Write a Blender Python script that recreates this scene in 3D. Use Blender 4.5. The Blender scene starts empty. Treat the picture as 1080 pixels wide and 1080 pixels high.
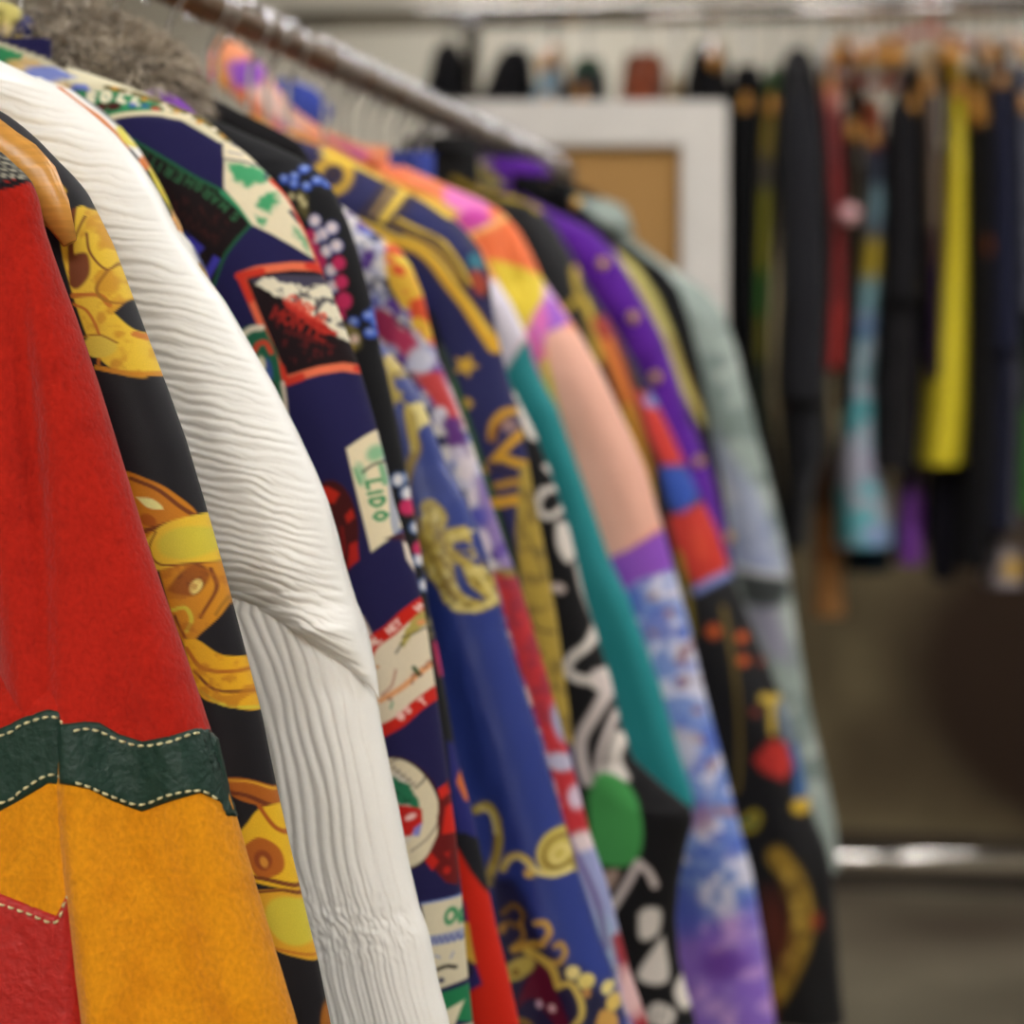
import bpy, bmesh, math, random
import numpy as np
from mathutils import Vector, Matrix

random.seed(7)
rng = np.random.default_rng(7)
C = bpy.context.scene.collection

# ------------------------------------------------------------------ camera geometry
F = 2600.0                      # focal length in pixels of the 1080 frame
TH = math.atan(660.0 / F)       # the front rail runs along +Y, camera turned left of it
ct, st = math.cos(TH), math.sin(TH)
EYE = 1.20
HOR = 465.0
XR = -0.685                     # the front rail's x
RZ = EYE + 0.33                 # the front rail's height


def P(u, v, Y):
    """photo point -> (x, z) on the plane y = Y"""
    a = (np.asarray(u, float) - 540) / F
    b = (HOR - np.asarray(v, float)) / F
    t = Y / (a * st + ct)
    return t * (a * ct - st), EYE + t * b


def UV(x, z, Y):
    D = -x * st + Y * ct
    return 540 + F * (x * ct + Y * st) / D, HOR - F * (z - EYE) / D


def W3(u, v, D):
    """photo point at depth D -> world"""
    a = (u - 540) / F * D
    return Vector((a * ct - D * st, a * st + D * ct, EYE + (HOR - v) / F * D))


def Yof(D, x=-0.4):
    return (D + x * st) / ct


# ------------------------------------------------------------------ colour + noise helpers
def lin(c):
    c = np.asarray(c, float) / 255.0
    return np.where(c <= 0.04045, c / 12.92, ((c + 0.055) / 1.055) ** 2.4)


def rgba(c):
    l = lin(c)
    return (float(l[0]), float(l[1]), float(l[2]), 1.0)


def _h(ix, iy, seed):
    n = (ix.astype(np.int64) * 374761393 + iy.astype(np.int64) * 668265263 + seed * 974711) & 0x7fffffff
    n = ((n ^ (n >> 13)) * 1274126177) & 0x7fffffff
    return ((n ^ (n >> 16)) & 0xffff) / 65535.0


def vnoise(x, y, seed=0):
    x = np.asarray(x, float); y = np.asarray(y, float)
    x, y = np.broadcast_arrays(x, y)
    ix = np.floor(x); iy = np.floor(y)
    fx = x - ix; fy = y - iy
    fx = fx * fx * (3 - 2 * fx); fy = fy * fy * (3 - 2 * fy)
    a = _h(ix, iy, seed); b = _h(ix + 1, iy, seed); c = _h(ix, iy + 1, seed); d = _h(ix + 1, iy + 1, seed)
    return (a * (1 - fx) + b * fx) * (1 - fy) + (c * (1 - fx) + d * fx) * fy


def fbm(x, y, seed=0, o=3):
    r = 0; amp = 0.5; tot = 0
    for k in range(o):
        r = r + amp * vnoise(x * 2 ** k, y * 2 ** k, seed + 17 * k); tot += amp; amp *= 0.5
    return r / tot


def smooth(a, b, x):
    t = np.clip((x - a) / (b - a), 0, 1)
    return t * t * (3 - 2 * t)


def crv(pts, n=8):
    """Catmull-Rom through pts"""
    p = np.asarray(pts, float)
    if len(p) < 3:
        return p
    q = np.vstack([2 * p[0] - p[1], p, 2 * p[-1] - p[-2]])
    out = []
    for i in range(1, len(q) - 2):
        for k in range(n):
            t = k / n
            out.append(0.5 * ((2 * q[i]) + (-q[i - 1] + q[i + 1]) * t + (2 * q[i - 1] - 5 * q[i] + 4 * q[i + 1] - q[i + 2]) * t * t
                              + (-q[i - 1] + 3 * q[i] - 3 * q[i + 1] + q[i + 2]) * t ** 3))
    out.append(p[-1])
    return np.array(out)


GL = {  # stroke letters on a 0.7 x 1 box, y up
    'A': [[(0, 0), (.35, 1), (.7, 0)], [(.15, .4), (.55, .4)]],
    'B': [[(0, 0), (0, 1), (.5, 1), (.6, .75), (.5, .53), (0, .53)], [(.5, .53), (.68, .28), (.5, 0), (0, 0)]],
    'C': [[(.68, .8), (.4, 1), (.05, .7), (.05, .3), (.4, 0), (.68, .2)]],
    'D': [[(0, 0), (0, 1), (.35, 1), (.68, .65), (.68, .35), (.35, 0), (0, 0)]],
    'E': [[(.65, 1), (0, 1), (0, 0), (.65, 0)], [(0, .52), (.5, .52)]],
    'G': [[(.68, .8), (.4, 1), (.05, .7), (.05, .3), (.4, 0), (.68, .2), (.68, .48), (.4, .48)]],
    'H': [[(0, 0), (0, 1)], [(.65, 0), (.65, 1)], [(0, .5), (.65, .5)]],
    'I': [[(.3, 0), (.3, 1)]],
    'L': [[(0, 1), (0, 0), (.6, 0)]],
    'M': [[(0, 0), (0, 1), (.38, .35), (.75, 1), (.75, 0)]],
    'N': [[(0, 0), (0, 1), (.65, 0), (.65, 1)]],
    'O': [[(.35, 0), (.03, .3), (.03, .7), (.35, 1), (.67, .7), (.67, .3), (.35, 0)]],
    'P': [[(0, 0), (0, 1), (.5, 1), (.66, .75), (.5, .48), (0, .48)]],
    'R': [[(0, 0), (0, 1), (.5, 1), (.66, .75), (.5, .48), (0, .48)], [(.3, .48), (.68, 0)]],
    'S': [[(.65, .85), (.35, 1), (.05, .8), (.1, .58), (.55, .42), (.65, .2), (.35, 0), (.03, .15)]],
    'T': [[(0, 1), (.7, 1)], [(.35, 1), (.35, 0)]],
    'U': [[(0, 1), (0, .25), (.33, 0), (.66, .25), (.66, 1)]],
    '.': [[(.05, 0), (.1, .05)]],
}


class Paint:
    """prints a textile pattern onto cloth points; u, v are the cloth's own flat coordinates"""

    def __init__(self, u, v, base):
        self.u = u; self.v = v; self.sm = False
        self.c = np.tile(lin(base), (len(u), 1))

    def mix(self, idx, a, col):
        a = a[:, None]
        self.c[idx] = self.c[idx] * (1 - a) + (lin(col) if len(np.shape(col)) == 1 else col) * a

    def box(self, p, m):
        lo = p.min(0) - m; hi = p.max(0) + m
        return np.nonzero((self.u > lo[0]) & (self.u < hi[0]) & (self.v > lo[1]) & (self.v < hi[1]))[0]

    @staticmethod
    def segd(x, y, p):
        d = np.full(len(x), 1e9)
        for (x0, y0), (x1, y1) in zip(p[:-1], p[1:]):
            dx, dy = x1 - x0, y1 - y0
            L = dx * dx + dy * dy + 1e-12
            t = np.clip(((x - x0) * dx + (y - y0) * dy) / L, 0, 1)
            d = np.minimum(d, np.hypot(x - x0 - t * dx, y - y0 - t * dy))
        return d

    def polymask(self, pts, soft=1.2, smoothit=False, rough=0, rs=6, seed=3):
        p = np.asarray(pts, float)
        if smoothit or self.sm:
            p = crv(np.vstack([p, p[:1]]), 6)
        idx = self.box(p, soft + rough + 1)
        x, y = self.u[idx], self.v[idx]
        if rough:
            x = x + (fbm(self.u[idx] / rs, self.v[idx] / rs, seed) - .5) * 2 * rough
            y = y + (fbm(self.u[idx] / rs, self.v[idx] / rs, seed + 9) - .5) * 2 * rough
        q = np.vstack([p, p[:1]])
        ins = np.zeros(len(x), bool)
        for (x0, y0), (x1, y1) in zip(q[:-1], q[1:]):
            if y0 == y1:
                continue
            c = ((y0 > y) != (y1 > y)) & (x < (x1 - x0) * (y - y0) / (y1 - y0) + x0)
            ins ^= c
        d = self.segd(x, y, q)
        sd = np.where(ins, d, -d)
        return idx, smooth(-soft, soft, sd)

    def poly(self, pts, col, soft=1.2, al=1.0, **k):
        idx, a = self.polymask(pts, soft, **k)
        self.mix(idx, a * al, col)

    def stroke(self, pts, w, col, soft=1.0, cv=True, al=1.0, taper=False):
        p = crv(pts, 7) if cv else np.asarray(pts, float)
        idx = self.box(p, w + soft + 1)
        d = self.segd(self.u[idx], self.v[idx], p)
        self.mix(idx, al * (1 - smooth(w / 2 - soft, w / 2 + soft, d)), col)

    def ell(self, cx, cy, rx, ry, col, rot=0, soft=1.2, al=1.0, ring=0):
        R = max(rx, ry) + soft + ring
        idx = np.nonzero((abs(self.u - cx) < R) & (abs(self.v - cy) < R))[0]
        a = math.radians(rot); dx = self.u[idx] - cx; dy = self.v[idx] - cy
        X = dx * math.cos(a) + dy * math.sin(a); Y = -dx * math.sin(a) + dy * math.cos(a)
        q = (np.hypot(X / rx, Y / ry) - 1) * min(rx, ry)
        if ring:
            q = abs(q) - ring / 2
        self.mix(idx, al * (1 - smooth(-soft, soft, q)), col)

    def star(self, cx, cy, r, col, n=5, rot=0):
        pts = []
        for k in range(2 * n):
            a = math.radians(rot) + math.pi * k / n
            q = r if k % 2 == 0 else r * .48
            pts.append((cx + q * math.sin(a), cy - q * math.cos(a)))
        self.poly(pts, col)

    def mottle(self, col, scale, thr, width=.05, seed=1, pts=None, al=1.0, sx=1.0, warp=0):
        if pts is None:
            idx = np.arange(len(self.u)); m = np.ones(len(idx))
        else:
            idx, m = self.polymask(pts, 1.5)
        n = fbm(self.u[idx] / scale / sx, self.v[idx] / scale, seed)
        self.mix(idx, al * m * smooth(thr - width, thr + width, n), col)

    def text(self, s, x, y, h, ang, w, col, sp=1.0, al=1.0, mirror=False):
        a = math.radians(ang); dx, dy = math.cos(a), math.sin(a)
        ux, uy = (dy, -dx)
        if mirror:
            ux, uy = -ux, -uy
        cur = 0.0
        for ch in s:
            if ch in GL:
                for st_ in GL[ch]:
                    self.stroke([(x + dx * (cur + q[0] * h) + ux * q[1] * h, y + dy * (cur + q[0] * h) + uy * q[1] * h) for q in st_],
                                w, col, soft=.8, cv=False, al=al)
            cur += h * .95 * sp if ch != 'I' and ch != '.' else h * .55 * sp


# ------------------------------------------------------------------ materials
def node_mat(name):
    m = bpy.data.materials.new(name); m.use_nodes = True
    nt = m.node_tree
    return m, nt, nt.nodes['Principled BSDF']


def L(nt, a, b):
    nt.links.new(a, b)


def cloth_mat(name, rough=.85, sheen=.2, spec=.25, weave=900, bump=.25, var=.12, kind='noise', stretch=(1, 1, 1), big=0, attr=True, col=None):
    m, nt, bs = node_mat(name)
    N = nt.nodes.new
    tc = N('ShaderNodeTexCoord')
    mp = N('ShaderNodeMapping'); mp.inputs['Scale'].default_value = stretch
    L(nt, tc.outputs['Object'], mp.inputs['Vector'])
    if attr:
        at = N('ShaderNodeAttribute'); at.attribute_name = 'print'
        src = at.outputs['Color']
    else:
        r = N('ShaderNodeRGB'); r.outputs[0].default_value = rgba(col); src = r.outputs[0]
    nz = N('ShaderNodeTexNoise'); nz.inputs['Scale'].default_value = weave; nz.inputs['Detail'].default_value = 3
    L(nt, mp.outputs[0], nz.inputs['Vector'])
    rm = N('ShaderNodeMapRange'); rm.inputs[3].default_value = 1 - var; rm.inputs[4].default_value = 1 + var
    rm.inputs[1].default_value = .25; rm.inputs[2].default_value = .75
    L(nt, nz.outputs['Fac'], rm.inputs[0])
    mul = N('ShaderNodeVectorMath'); mul.operation = 'SCALE'
    L(nt, src, mul.inputs[0]); L(nt, rm.outputs[0], mul.inputs['Scale'])
    L(nt, mul.outputs[0], bs.inputs['Base Color'])
    bs.inputs['Roughness'].default_value = rough
    bs.inputs['Specular IOR Level'].default_value = spec
    bs.inputs['Sheen Weight'].default_value = sheen
    bs.inputs['Sheen Roughness'].default_value = .5
    bp = N('ShaderNodeBump'); bp.inputs['Strength'].default_value = bump; bp.inputs['Distance'].default_value = .0012
    h = nz.outputs['Fac']
    if kind == 'leather':
        vo = N('ShaderNodeTexVoronoi'); vo.feature = 'DISTANCE_TO_EDGE'; vo.inputs['Scale'].default_value = weave * .35
        n2 = N('ShaderNodeTexNoise'); n2.inputs['Scale'].default_value = 60
        L(nt, mp.outputs[0], vo.inputs['Vector'])
        ad = N('ShaderNodeMath'); ad.operation = 'ADD'
        L(nt, vo.outputs['Distance'], ad.inputs[0]); L(nt, nz.outputs['Fac'], ad.inputs[1]); h = ad.outputs[0]
    L(nt, h, bp.inputs['Height']); L(nt, bp.outputs[0], bs.inputs['Normal'])
    return m


M = {}
M['wool'] = cloth_mat('wool', .95, .1, .08, 420, .9, .16, stretch=(1, 1, .8))
M['leather'] = cloth_mat('leather', .5, 0, .28, 420, .55, .12, 'leather')
M['cotton'] = cloth_mat('cotton', .85, .04, .15, 1300, .25, .08)
M['silk'] = cloth_mat('silk', .6, .04, .22, 1600, .12, .06)
M['satin'] = cloth_mat('satin', .4, .04, .35, 1800, .1, .04, stretch=(1, 1, .3))
M['plisse'] = cloth_mat('plisse', .42, .15, .4, 1500, .1, .03)
M['denim'] = cloth_mat('denim', .9, .1, .12, 500, .4, .14)
M['velvet'] = cloth_mat('velvet', .9, .15, .08, 700, .3, .12)
M['fur'] = cloth_mat('fur_hair', .75, .1, .2, 300, .1, .3)
M['dark'] = cloth_mat('dark_cloth', .9, .02, .1, 500, .2, .1)


def plain(name, col, rough=.5, metal=0, bump=0, scale=30, var=.08, stretch=(1, 1, 1), spec=.5):
    m, nt, bs = node_mat(name)
    N = nt.nodes.new
    tc = N('ShaderNodeTexCoord'); mp = N('ShaderNodeMapping'); mp.inputs['Scale'].default_value = stretch
    L(nt, tc.outputs['Object'], mp.inputs['Vector'])
    nz = N('ShaderNodeTexNoise'); nz.inputs['Scale'].default_value = scale; nz.inputs['Detail'].default_value = 4
    L(nt, mp.outputs[0], nz.inputs['Vector'])
    rp = N('ShaderNodeValToRGB')
    a = np.array(rgba(col)[:3])
    rp.color_ramp.elements[0].position = .3; rp.color_ramp.elements[1].position = .7
    rp.color_ramp.elements[0].color = (*(a * (1 - var)), 1); rp.color_ramp.elements[1].color = (*np.minimum(a * (1 + var), 1), 1)
    L(nt, nz.outputs['Fac'], rp.inputs['Fac']); L(nt, rp.outputs[0], bs.inputs['Base Color'])
    bs.inputs['Roughness'].default_value = rough; bs.inputs['Metallic'].default_value = metal
    bs.inputs['Specular IOR Level'].default_value = spec
    if bump:
        bp = N('ShaderNodeBump'); bp.inputs['Strength'].default_value = bump; bp.inputs['Distance'].default_value = .002
        L(nt, nz.outputs['Fac'], bp.inputs['Height']); L(nt, bp.outputs[0], bs.inputs['Normal'])
    return m


M['wood'] = plain('hanger_wood', (206, 146, 66), .32, bump=.1, scale=25, var=.22, stretch=(1, 1, 9))
M['chrome'] = plain('chrome', (196, 196, 200), .12, 1.0, scale=60, var=.04)
M['rail_brown'] = plain('brown_steel', (112, 88, 62), .5, .85, scale=90, var=.25)  # uneven brown metal for the front rail
M['rail_chrome'] = plain('rail_chrome', (205, 200, 195), .16, 1.0, scale=40, var=.06)
M['white_paint'] = plain('white_painted_wood', (205, 200, 195), .55, scale=20, var=.03)
M['board'] = plain('brown_hardboard', (160, 120, 66), .85, bump=.2, scale=260, var=.12)
M['rubber'] = plain('black_rubber', (24, 24, 26), .6, scale=30)
M['stitch'] = plain('cream_thread', (205, 196, 150), .8, scale=400, var=.15)
M['red_plastic'] = plain('red_plastic', (170, 50, 42), .35, scale=30)
M['gold_metal'] = plain('gold_metal', (212, 170, 90), .3, .8, scale=50)
M['pearl'] = plain('pink_pearl', (225, 175, 180), .2, .2, scale=60)
M['lamp_body'] = plain('lamp_housing', (230, 230, 228), .5, scale=20, var=.02)


# ------------------------------------------------------------------ object helpers
def link_mesh(name, V, faces, mat, parent=None, loc=(0, 0, 0), col=None, smoothed=True, quads=None):
    me = bpy.data.meshes.new(name)
    V = np.asarray(V, np.float32)
    if quads is not None:
        Q = np.asarray(quads, np.int32)
        extra = faces or []
        nl = Q.size + sum(len(f) for f in extra)
        me.vertices.add(len(V)); me.vertices.foreach_set('co', V.ravel())
        me.loops.add(nl)
        lv = np.concatenate([Q.ravel()] + [np.asarray(f, np.int32) for f in extra]).astype(np.int32)
        me.loops.foreach_set('vertex_index', lv)
        tot = np.concatenate([np.full(len(Q), 4), [len(f) for f in extra]]).astype(np.int32)
        stt = np.concatenate([[0], np.cumsum(tot)[:-1]]).astype(np.int32)
        me.polygons.add(len(tot)); me.polygons.foreach_set('loop_start', stt)
        me.update(calc_edges=True); me.validate()
    else:
        me.from_pydata([tuple(map(float, p)) for p in V], [], faces); me.update()
    if smoothed:
        me.polygons.foreach_set('use_smooth', np.ones(len(me.polygons), bool))
    if col is not None:
        at = me.color_attributes.new('print', 'FLOAT_COLOR', 'POINT')
        at.data.foreach_set('color', np.hstack([col, np.ones((len(col), 1))]).astype(np.float32).ravel())
    if mat is not None:
        me.materials.append(mat)
    o = bpy.data.objects.new(name, me); C.objects.link(o)
    o.location = loc
    if parent is not None:
        o.parent = parent
    return o


def thing(name, label, cat, loc=(0, 0, 0), group=None, rotz=0):
    o = bpy.data.objects.new(name, None); C.objects.link(o)
    o.location = loc; o.rotation_euler = (0, 0, rotz); o.empty_display_size = .05
    o['label'] = label; o['category'] = cat
    if group:
        o['group'] = group
    return o


def ring_quads(R, Nn):
    r = np.arange(R - 1)[:, None]; k = np.arange(Nn)[None, :]
    a = r * Nn + k; b = r * Nn + (k + 1) % Nn
    return np.stack([a, a + Nn, b + Nn, b], -1).reshape(-1, 4)


def sweep(pts, rad, n=10, close=False, flat=None):
    """tube along pts; rad scalar or list, flat = (axis vector, ratio) squashes the section"""
    p = np.asarray(pts, float); m = len(p)
    rad = np.broadcast_to(np.asarray(rad, float), (m,))
    V = []
    up = np.array([0., 0., 1.])
    prev = None
    for i in range(m):
        if close:
            t = p[(i + 1) % m] - p[i - 1]
        else:
            t = p[min(i + 1, m - 1)] - p[max(i - 1, 0)]
        t = t / (np.linalg.norm(t) + 1e-12)
        if prev is None:
            r = up if abs(t[2]) < .9 else np.array([0., 1., 0.])
            a = np.cross(t, r)
        else:
            a = prev - t * np.dot(prev, t)
        a /= np.linalg.norm(a); prev = a
        b = np.cross(t, a)
        for k in range(n):
            w = 2 * math.pi * k / n
            d = rad[i] * (a * math.cos(w) + b * math.sin(w))
            if flat is not None:
                ax = np.asarray(flat[0]); d = d + ax * np.dot(d, ax) * (flat[1] - 1)
            V.append(p[i] + d)
    q = [tuple(x) for x in ring_quads(m, n)]
    if close:
        o = (m - 1) * n
        q += [(o + k, k, (k + 1) % n, o + (k + 1) % n) for k in range(n)]
    else:
        q += [tuple(range(n)), tuple(range((m - 1) * n, m * n))[::-1]]
    return np.array(V), q


def tube(name, pts, rad, mat, parent=None, loc=(0, 0, 0), n=10, close=False, flat=None):
    V, q = sweep(pts, rad, n, close, flat)
    return link_mesh(name, V, q, mat, parent, loc)


def boxmesh(name, x0, x1, y0, y1, z0, z1, mat, parent=None, loc=(0, 0, 0), bev=0.0, rotz=0):
    bm = bmesh.new()
    bmesh.ops.create_cube(bm, size=1)
    for v in bm.verts:
        v.co = ((x0 + x1) / 2 + v.co.x * (x1 - x0), (y0 + y1) / 2 + v.co.y * (y1 - y0), (z0 + z1) / 2 + v.co.z * (z1 - z0))
    if bev:
        bmesh.ops.bevel(bm, geom=bm.edges[:], offset=bev, segments=2, affect='EDGES')
    me = bpy.data.meshes.new(name); bm.to_mesh(me); bm.free()
    me.materials.append(mat)
    o = bpy.data.objects.new(name, me); C.objects.link(o); o.location = loc; o.rotation_euler = (0, 0, rotz)
    if parent is not None:
        o.parent = parent
    return o


# ------------------------------------------------------------------ garments on the front rail
def gsm(a, n):
    if n < 2:
        return a
    k = np.hanning(n + 2)[1:-1]; k /= k.sum()
    return np.convolve(np.pad(a, (n // 2, n - 1 - n // 2), 'edge'), k, 'valid')


def rows_between(z0, z1, res, Y):
    """dense where the frame sees it, coarse elsewhere"""
    zt = EYE + (HOR + 20) / F * Y * 1.03; zb = EYE - (1080 - HOR + 20) / F * Y * 1.03
    out = []; z = z0
    while z > z1:
        out.append(z)
        z -= res if zb < z < zt else .006
    out.append(z1)
    return np.array(out)


def cloth_body(name, parent, mat, org, Y, z, xL, xR, h0, rad, res, paint, fold, nb=26, yoff=0.0, hb=None):
    """closed padded piece of cloth between the curves xL(z), xR(z); front faces -Y. Returns object and its front surface"""
    w = np.maximum(xR - xL, 1e-4)
    nf = int(max(24, min(420, w.max() / res)))
    k = np.linspace(0, 1, nf)
    s = .5 * k + .5 * (.5 - .5 * np.cos(math.pi * k))
    cL = 1 / np.sqrt(1 + np.gradient(xL, z) ** 2); cR = 1 / np.sqrt(1 + np.gradient(xR, z) ** 2)

    def prof(sv):
        dL = (sv[None, :] * w[:, None]) * cL[:, None]; dR = ((1 - sv)[None, :] * w[:, None]) * cR[:, None]
        r = np.minimum(rad, .5 * w)[:, None] + 1e-5
        f = lambda d: np.sqrt(np.clip(1 - (1 - np.minimum(d / r, 1)) ** 2, 0, 1))
        return f(dL) * f(dR) * np.minimum(1, w / (1.2 * rad))[:, None]
    tf = prof(s)
    X = xL[:, None] + s[None, :] * w[:, None]
    Z = np.repeat(z[:, None], nf, 1)
    disp = fold(X, Z, np.repeat(s[None, :], len(z), 0))
    Yf = Y + yoff - (h0 + disp) * tf
    sb = np.linspace(1, 0, nb + 2)[1:-1]
    tb = prof(sb)
    Xb = xL[:, None] + sb[None, :] * w[:, None]
    Yb = Y + yoff + (hb or h0) * tb
    Zb = np.repeat(z[:, None], nb, 1)
    V = np.concatenate([np.stack([X, Yf, Z], -1), np.stack([Xb, Yb, Zb], -1)], 1)
    R, Nn = V.shape[:2]
    V = V.reshape(-1, 3)
    u, v = UV(V[:, 0], V[:, 2], Y - h0 * .6)
    col = paint(u, v)
    q = ring_quads(R, Nn)
    caps = [list(range(Nn)), list(range((R - 1) * Nn, R * Nn))[::-1]]
    o = link_mesh(name, V - np.array(org), caps, mat, parent, (0, 0, 0), col, quads=q)

    zr, Yfr, xLr, wr = z[::-1], Yf[::-1], xL[::-1], w[::-1]

    def front(x, zz):
        i = np.clip(np.searchsorted(zr, zz), 1, len(zr) - 1)
        t = np.clip((zz - zr[i - 1]) / (zr[i] - zr[i - 1]), 0, 1)
        out = 0
        for ii, wt in ((i - 1, 1 - t), (i, t)):
            sv = np.clip((x - xLr[ii]) / wr[ii], 0, 1)
            j = np.clip(np.searchsorted(s, sv), 1, nf - 1)
            g = np.clip((sv - s[j - 1]) / (s[j] - s[j - 1]), 0, 1)
            out = out + wt * (Yfr[ii, j - 1] * (1 - g) + Yfr[ii, j] * g)
        return out
    return o, front


def soft_folds(seed, amp=.004, n=3.0, vert=2.5):
    def f(X, Z, S):
        a = fbm(S * n + 1.7 * vnoise(Z * 3, Z * 0 + seed, seed), Z * vert, seed, 2) - .5
        b = fbm(X * 22, Z * 14, seed + 5, 2) - .5
        return 2 * amp * a + amp * .8 * b
    return f


def silhouette(sil, Y, z_end=None, neck=True, n_s=9):
    p = np.array(sil, float)
    x, z = P(p[:, 0], p[:, 1], Y)
    x = list(x); z = list(z)
    if neck and x[0] > XR + .06:
        d = x[0] - (XR + .055)
        x.insert(0, XR + .055); z.insert(0, z[0] + .32 * d + .002)
    if z_end is not None and z[-1] > z_end:
        sl = (x[-1] - x[-3]) / (z[-1] - z[-3])
        x.append(x[-1] + .45 * sl * (z_end - z[-1])); z.append(z_end)
    z = np.array(z); x = np.array(x)
    zz = np.arange(z[0], z[-1], -.001)
    xx = np.interp(-zz, -z, x)
    return zz, gsm(xx, n_s) if len(zz) > 3 * n_s else xx


SILS = {}


def garment(name, label, cat, D, sil, paint, mat, h0=.027, res=.0016, fold=None, group=None, sleeve_len=.66, torso_len=.70,
            collar=None, torso_paint=None, torso_w=None, sleeve_w=None, parts=('torso', 'sleeve'), ymore=0, z_end=None, rad=.04, torso_fold=None,
            torso_yoff=0.0, torso_h=None, mirror=True, n_s=9, seam=None, torso_rad=None):
    Y = Yof(D)
    zz, xx = silhouette(sil, Y, None, n_s=n_s)
    ztop = zz[0]
    ze = z_end if z_end is not None else min(zz[-1] - .001, ztop - sleeve_len)
    zz, xx = silhouette(sil, Y, ze, n_s=n_s)
    org = np.array([XR, Y, ztop])
    root = thing(name, label, cat, tuple(org), group)
    fold = fold or soft_folds(int(D * 100))
    # sleeve
    z = rows_between(ztop, ze, res, Y)
    xr = np.interp(-z, -zz, xx)
    drop = ztop - z
    W = np.interp(drop, [0, .12, .22, .35, .66, .9], [.3, .25, .185, .165, .14, .15]) if sleeve_w is None else sleeve_w(drop)
    xl = np.maximum(XR + .05, xr - W)
    if seam is not None:
        xl = np.maximum(xl, XR + seam(drop))
    xl = np.minimum(xl, xr - 1e-4)
    SILS[round(D, 3)] = (zz, xx)
    sl, fr = cloth_body('sleeve', root, mat, org, Y, z, xl, xr, h0, rad, res, paint, fold)
    if mirror:
        s2 = sl.copy(); C.objects.link(s2); s2.parent = root; s2.scale = (-1, 1, 1)
    # torso
    zt1 = ztop - torso_len
    z = rows_between(ztop, zt1, max(res, .002), Y)
    xr2 = np.interp(-z, -zz, xx) - .008
    dr = ztop - z
    lim = XR + (np.interp(dr, [0, .2, .7], [.3, .19, .225]) if torso_w is None else torso_w(dr))
    xr2 = gsm(np.minimum(xr2, lim), 15)
    xr2 = np.maximum(xr2, XR + .04)
    xl2 = 2 * XR - xr2
    to, ft = cloth_body('torso', root, mat, org, Y, z, xl2, xr2, torso_h or h0 * .72, torso_rad or rad, max(res, .002), torso_paint or paint,
                        torso_fold or soft_folds(int(D * 100) + 3), yoff=torso_yoff)
    if collar:
        c_ = dict(collar)
        c_['hgt'] = min(c_.get('hgt', .03), RZ - .019 - ztop - c_.get('dz', 0) - .012)
        add_collar(root, org, Y, ztop, mat=mat, **c_)
    return root, org, Y, fr, ft, ztop


def add_collar(root, org, Y, ztop, paint, mat, a=.082, b=.03, hgt=.03, dz=0.0, flare=.010, slope=.25, name='collar', back=.012, n=72):
    V = []; th = np.linspace(0, 2 * math.pi, n, endpoint=False)
    prof = [(flare, 0), (flare * .5, .5), (0, .9), (-.003, 1.0), (-.006, .9), (flare - .008, 0)]
    for (off, hh) in prof:
        x = (a + off) * np.cos(th); y = (b + off * .6) * np.sin(th)
        z = dz + hh * hgt - slope * np.abs(x) * .6 + back * (np.sin(th) + 1) * .5
        V.append(np.stack([x, y, z], -1))
    V = np.array(V)
    R = len(prof)
    q = [tuple(t) for t in ring_quads(R, n)]
    o = (R - 1) * n
    q += [(o + k, k, (k + 1) % n, o + (k + 1) % n) for k in range(n)]
    V = V.reshape(-1, 3)
    u, v = UV(V[:, 0] + org[0], V[:, 2] + org[2], Y - b)
    return link_mesh(name, V, q, mat, root, (0, 0, 0), paint(u, v))


def band(root, org, Yc, path, hts, paint, mat, name='collar', thick=.006, lean=.05):
    """rolled band of cloth along a neckline"""
    cp = crv(path, 8)
    x, z = P(cp[:, 0], cp[:, 1], Yc)
    Vc = []
    for i in range(len(cp)):
        t = i / (len(cp) - 1)
        hh = np.interp(t, np.linspace(0, 1, len(hts)), hts)
        d = np.array([x[min(i + 1, len(x) - 1)] - x[max(i - 1, 0)], z[min(i + 1, len(x) - 1)] - z[max(i - 1, 0)]]); d /= np.linalg.norm(d)
        for k in range(16):
            w = 2 * math.pi * k / 16
            Vc.append((x[i] - d[1] * hh * math.cos(w), Yc + thick * math.sin(w) + lean * (1 - t) ** 2 - .006, z[i] + d[0] * hh * math.cos(w)))
    Vc = np.array(Vc); uu, vv = UV(Vc[:, 0], Vc[:, 2], Yc)
    q = [tuple(t) for t in ring_quads(len(cp), 16)] + [tuple(range(16)), tuple(range(len(Vc) - 16, len(Vc)))[::-1]]
    return link_mesh(name, Vc - org, q, mat, root, (0, 0, 0), paint(uu, vv))


def flat(col):
    return lambda u, v: np.tile(lin(col), (len(u), 1))


def hanger(label, Y, armz, group='wooden hangers on the front rail', xc=XR, rz=RZ, yo=0.0, half=.205, drop=None, name='wooden_hanger'):
    """wooden shoulder hanger; armz(x offset) gives the top of the arm below the rail"""
    root = thing(name, label, 'coat hanger', (xc, Y, rz), group)
    xs = np.concatenate([np.linspace(-half, half, 41)])
    pts = [(x, yo, armz(abs(x)) - .011) for x in xs]
    r = [.0115 * min(1, (.35 + (half - abs(x)) / .02)) for x in xs]
    tube('arm', pts, r, M['wood'], root, n=12, flat=((0, 1, 0), .62))
    zc = armz(0) - .004
    R = .0175
    hp = [(0, yo, zc), (0, yo * .5, (zc - .03) * .5), (0.001, 0, -.034), (.006, 0, -.024), (.0125, 0, -.012)]
    for k in range(0, 15):
        a = math.radians(-25 + 245 * k / 14)
        hp.append((R * math.cos(a), 0, R * math.sin(a)))
    tube('hook', crv(hp, 3), .0021, M['chrome'], root, n=8)
    return root
def zat(v, D):
    return float(P(0, v, Yof(D))[1])


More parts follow.
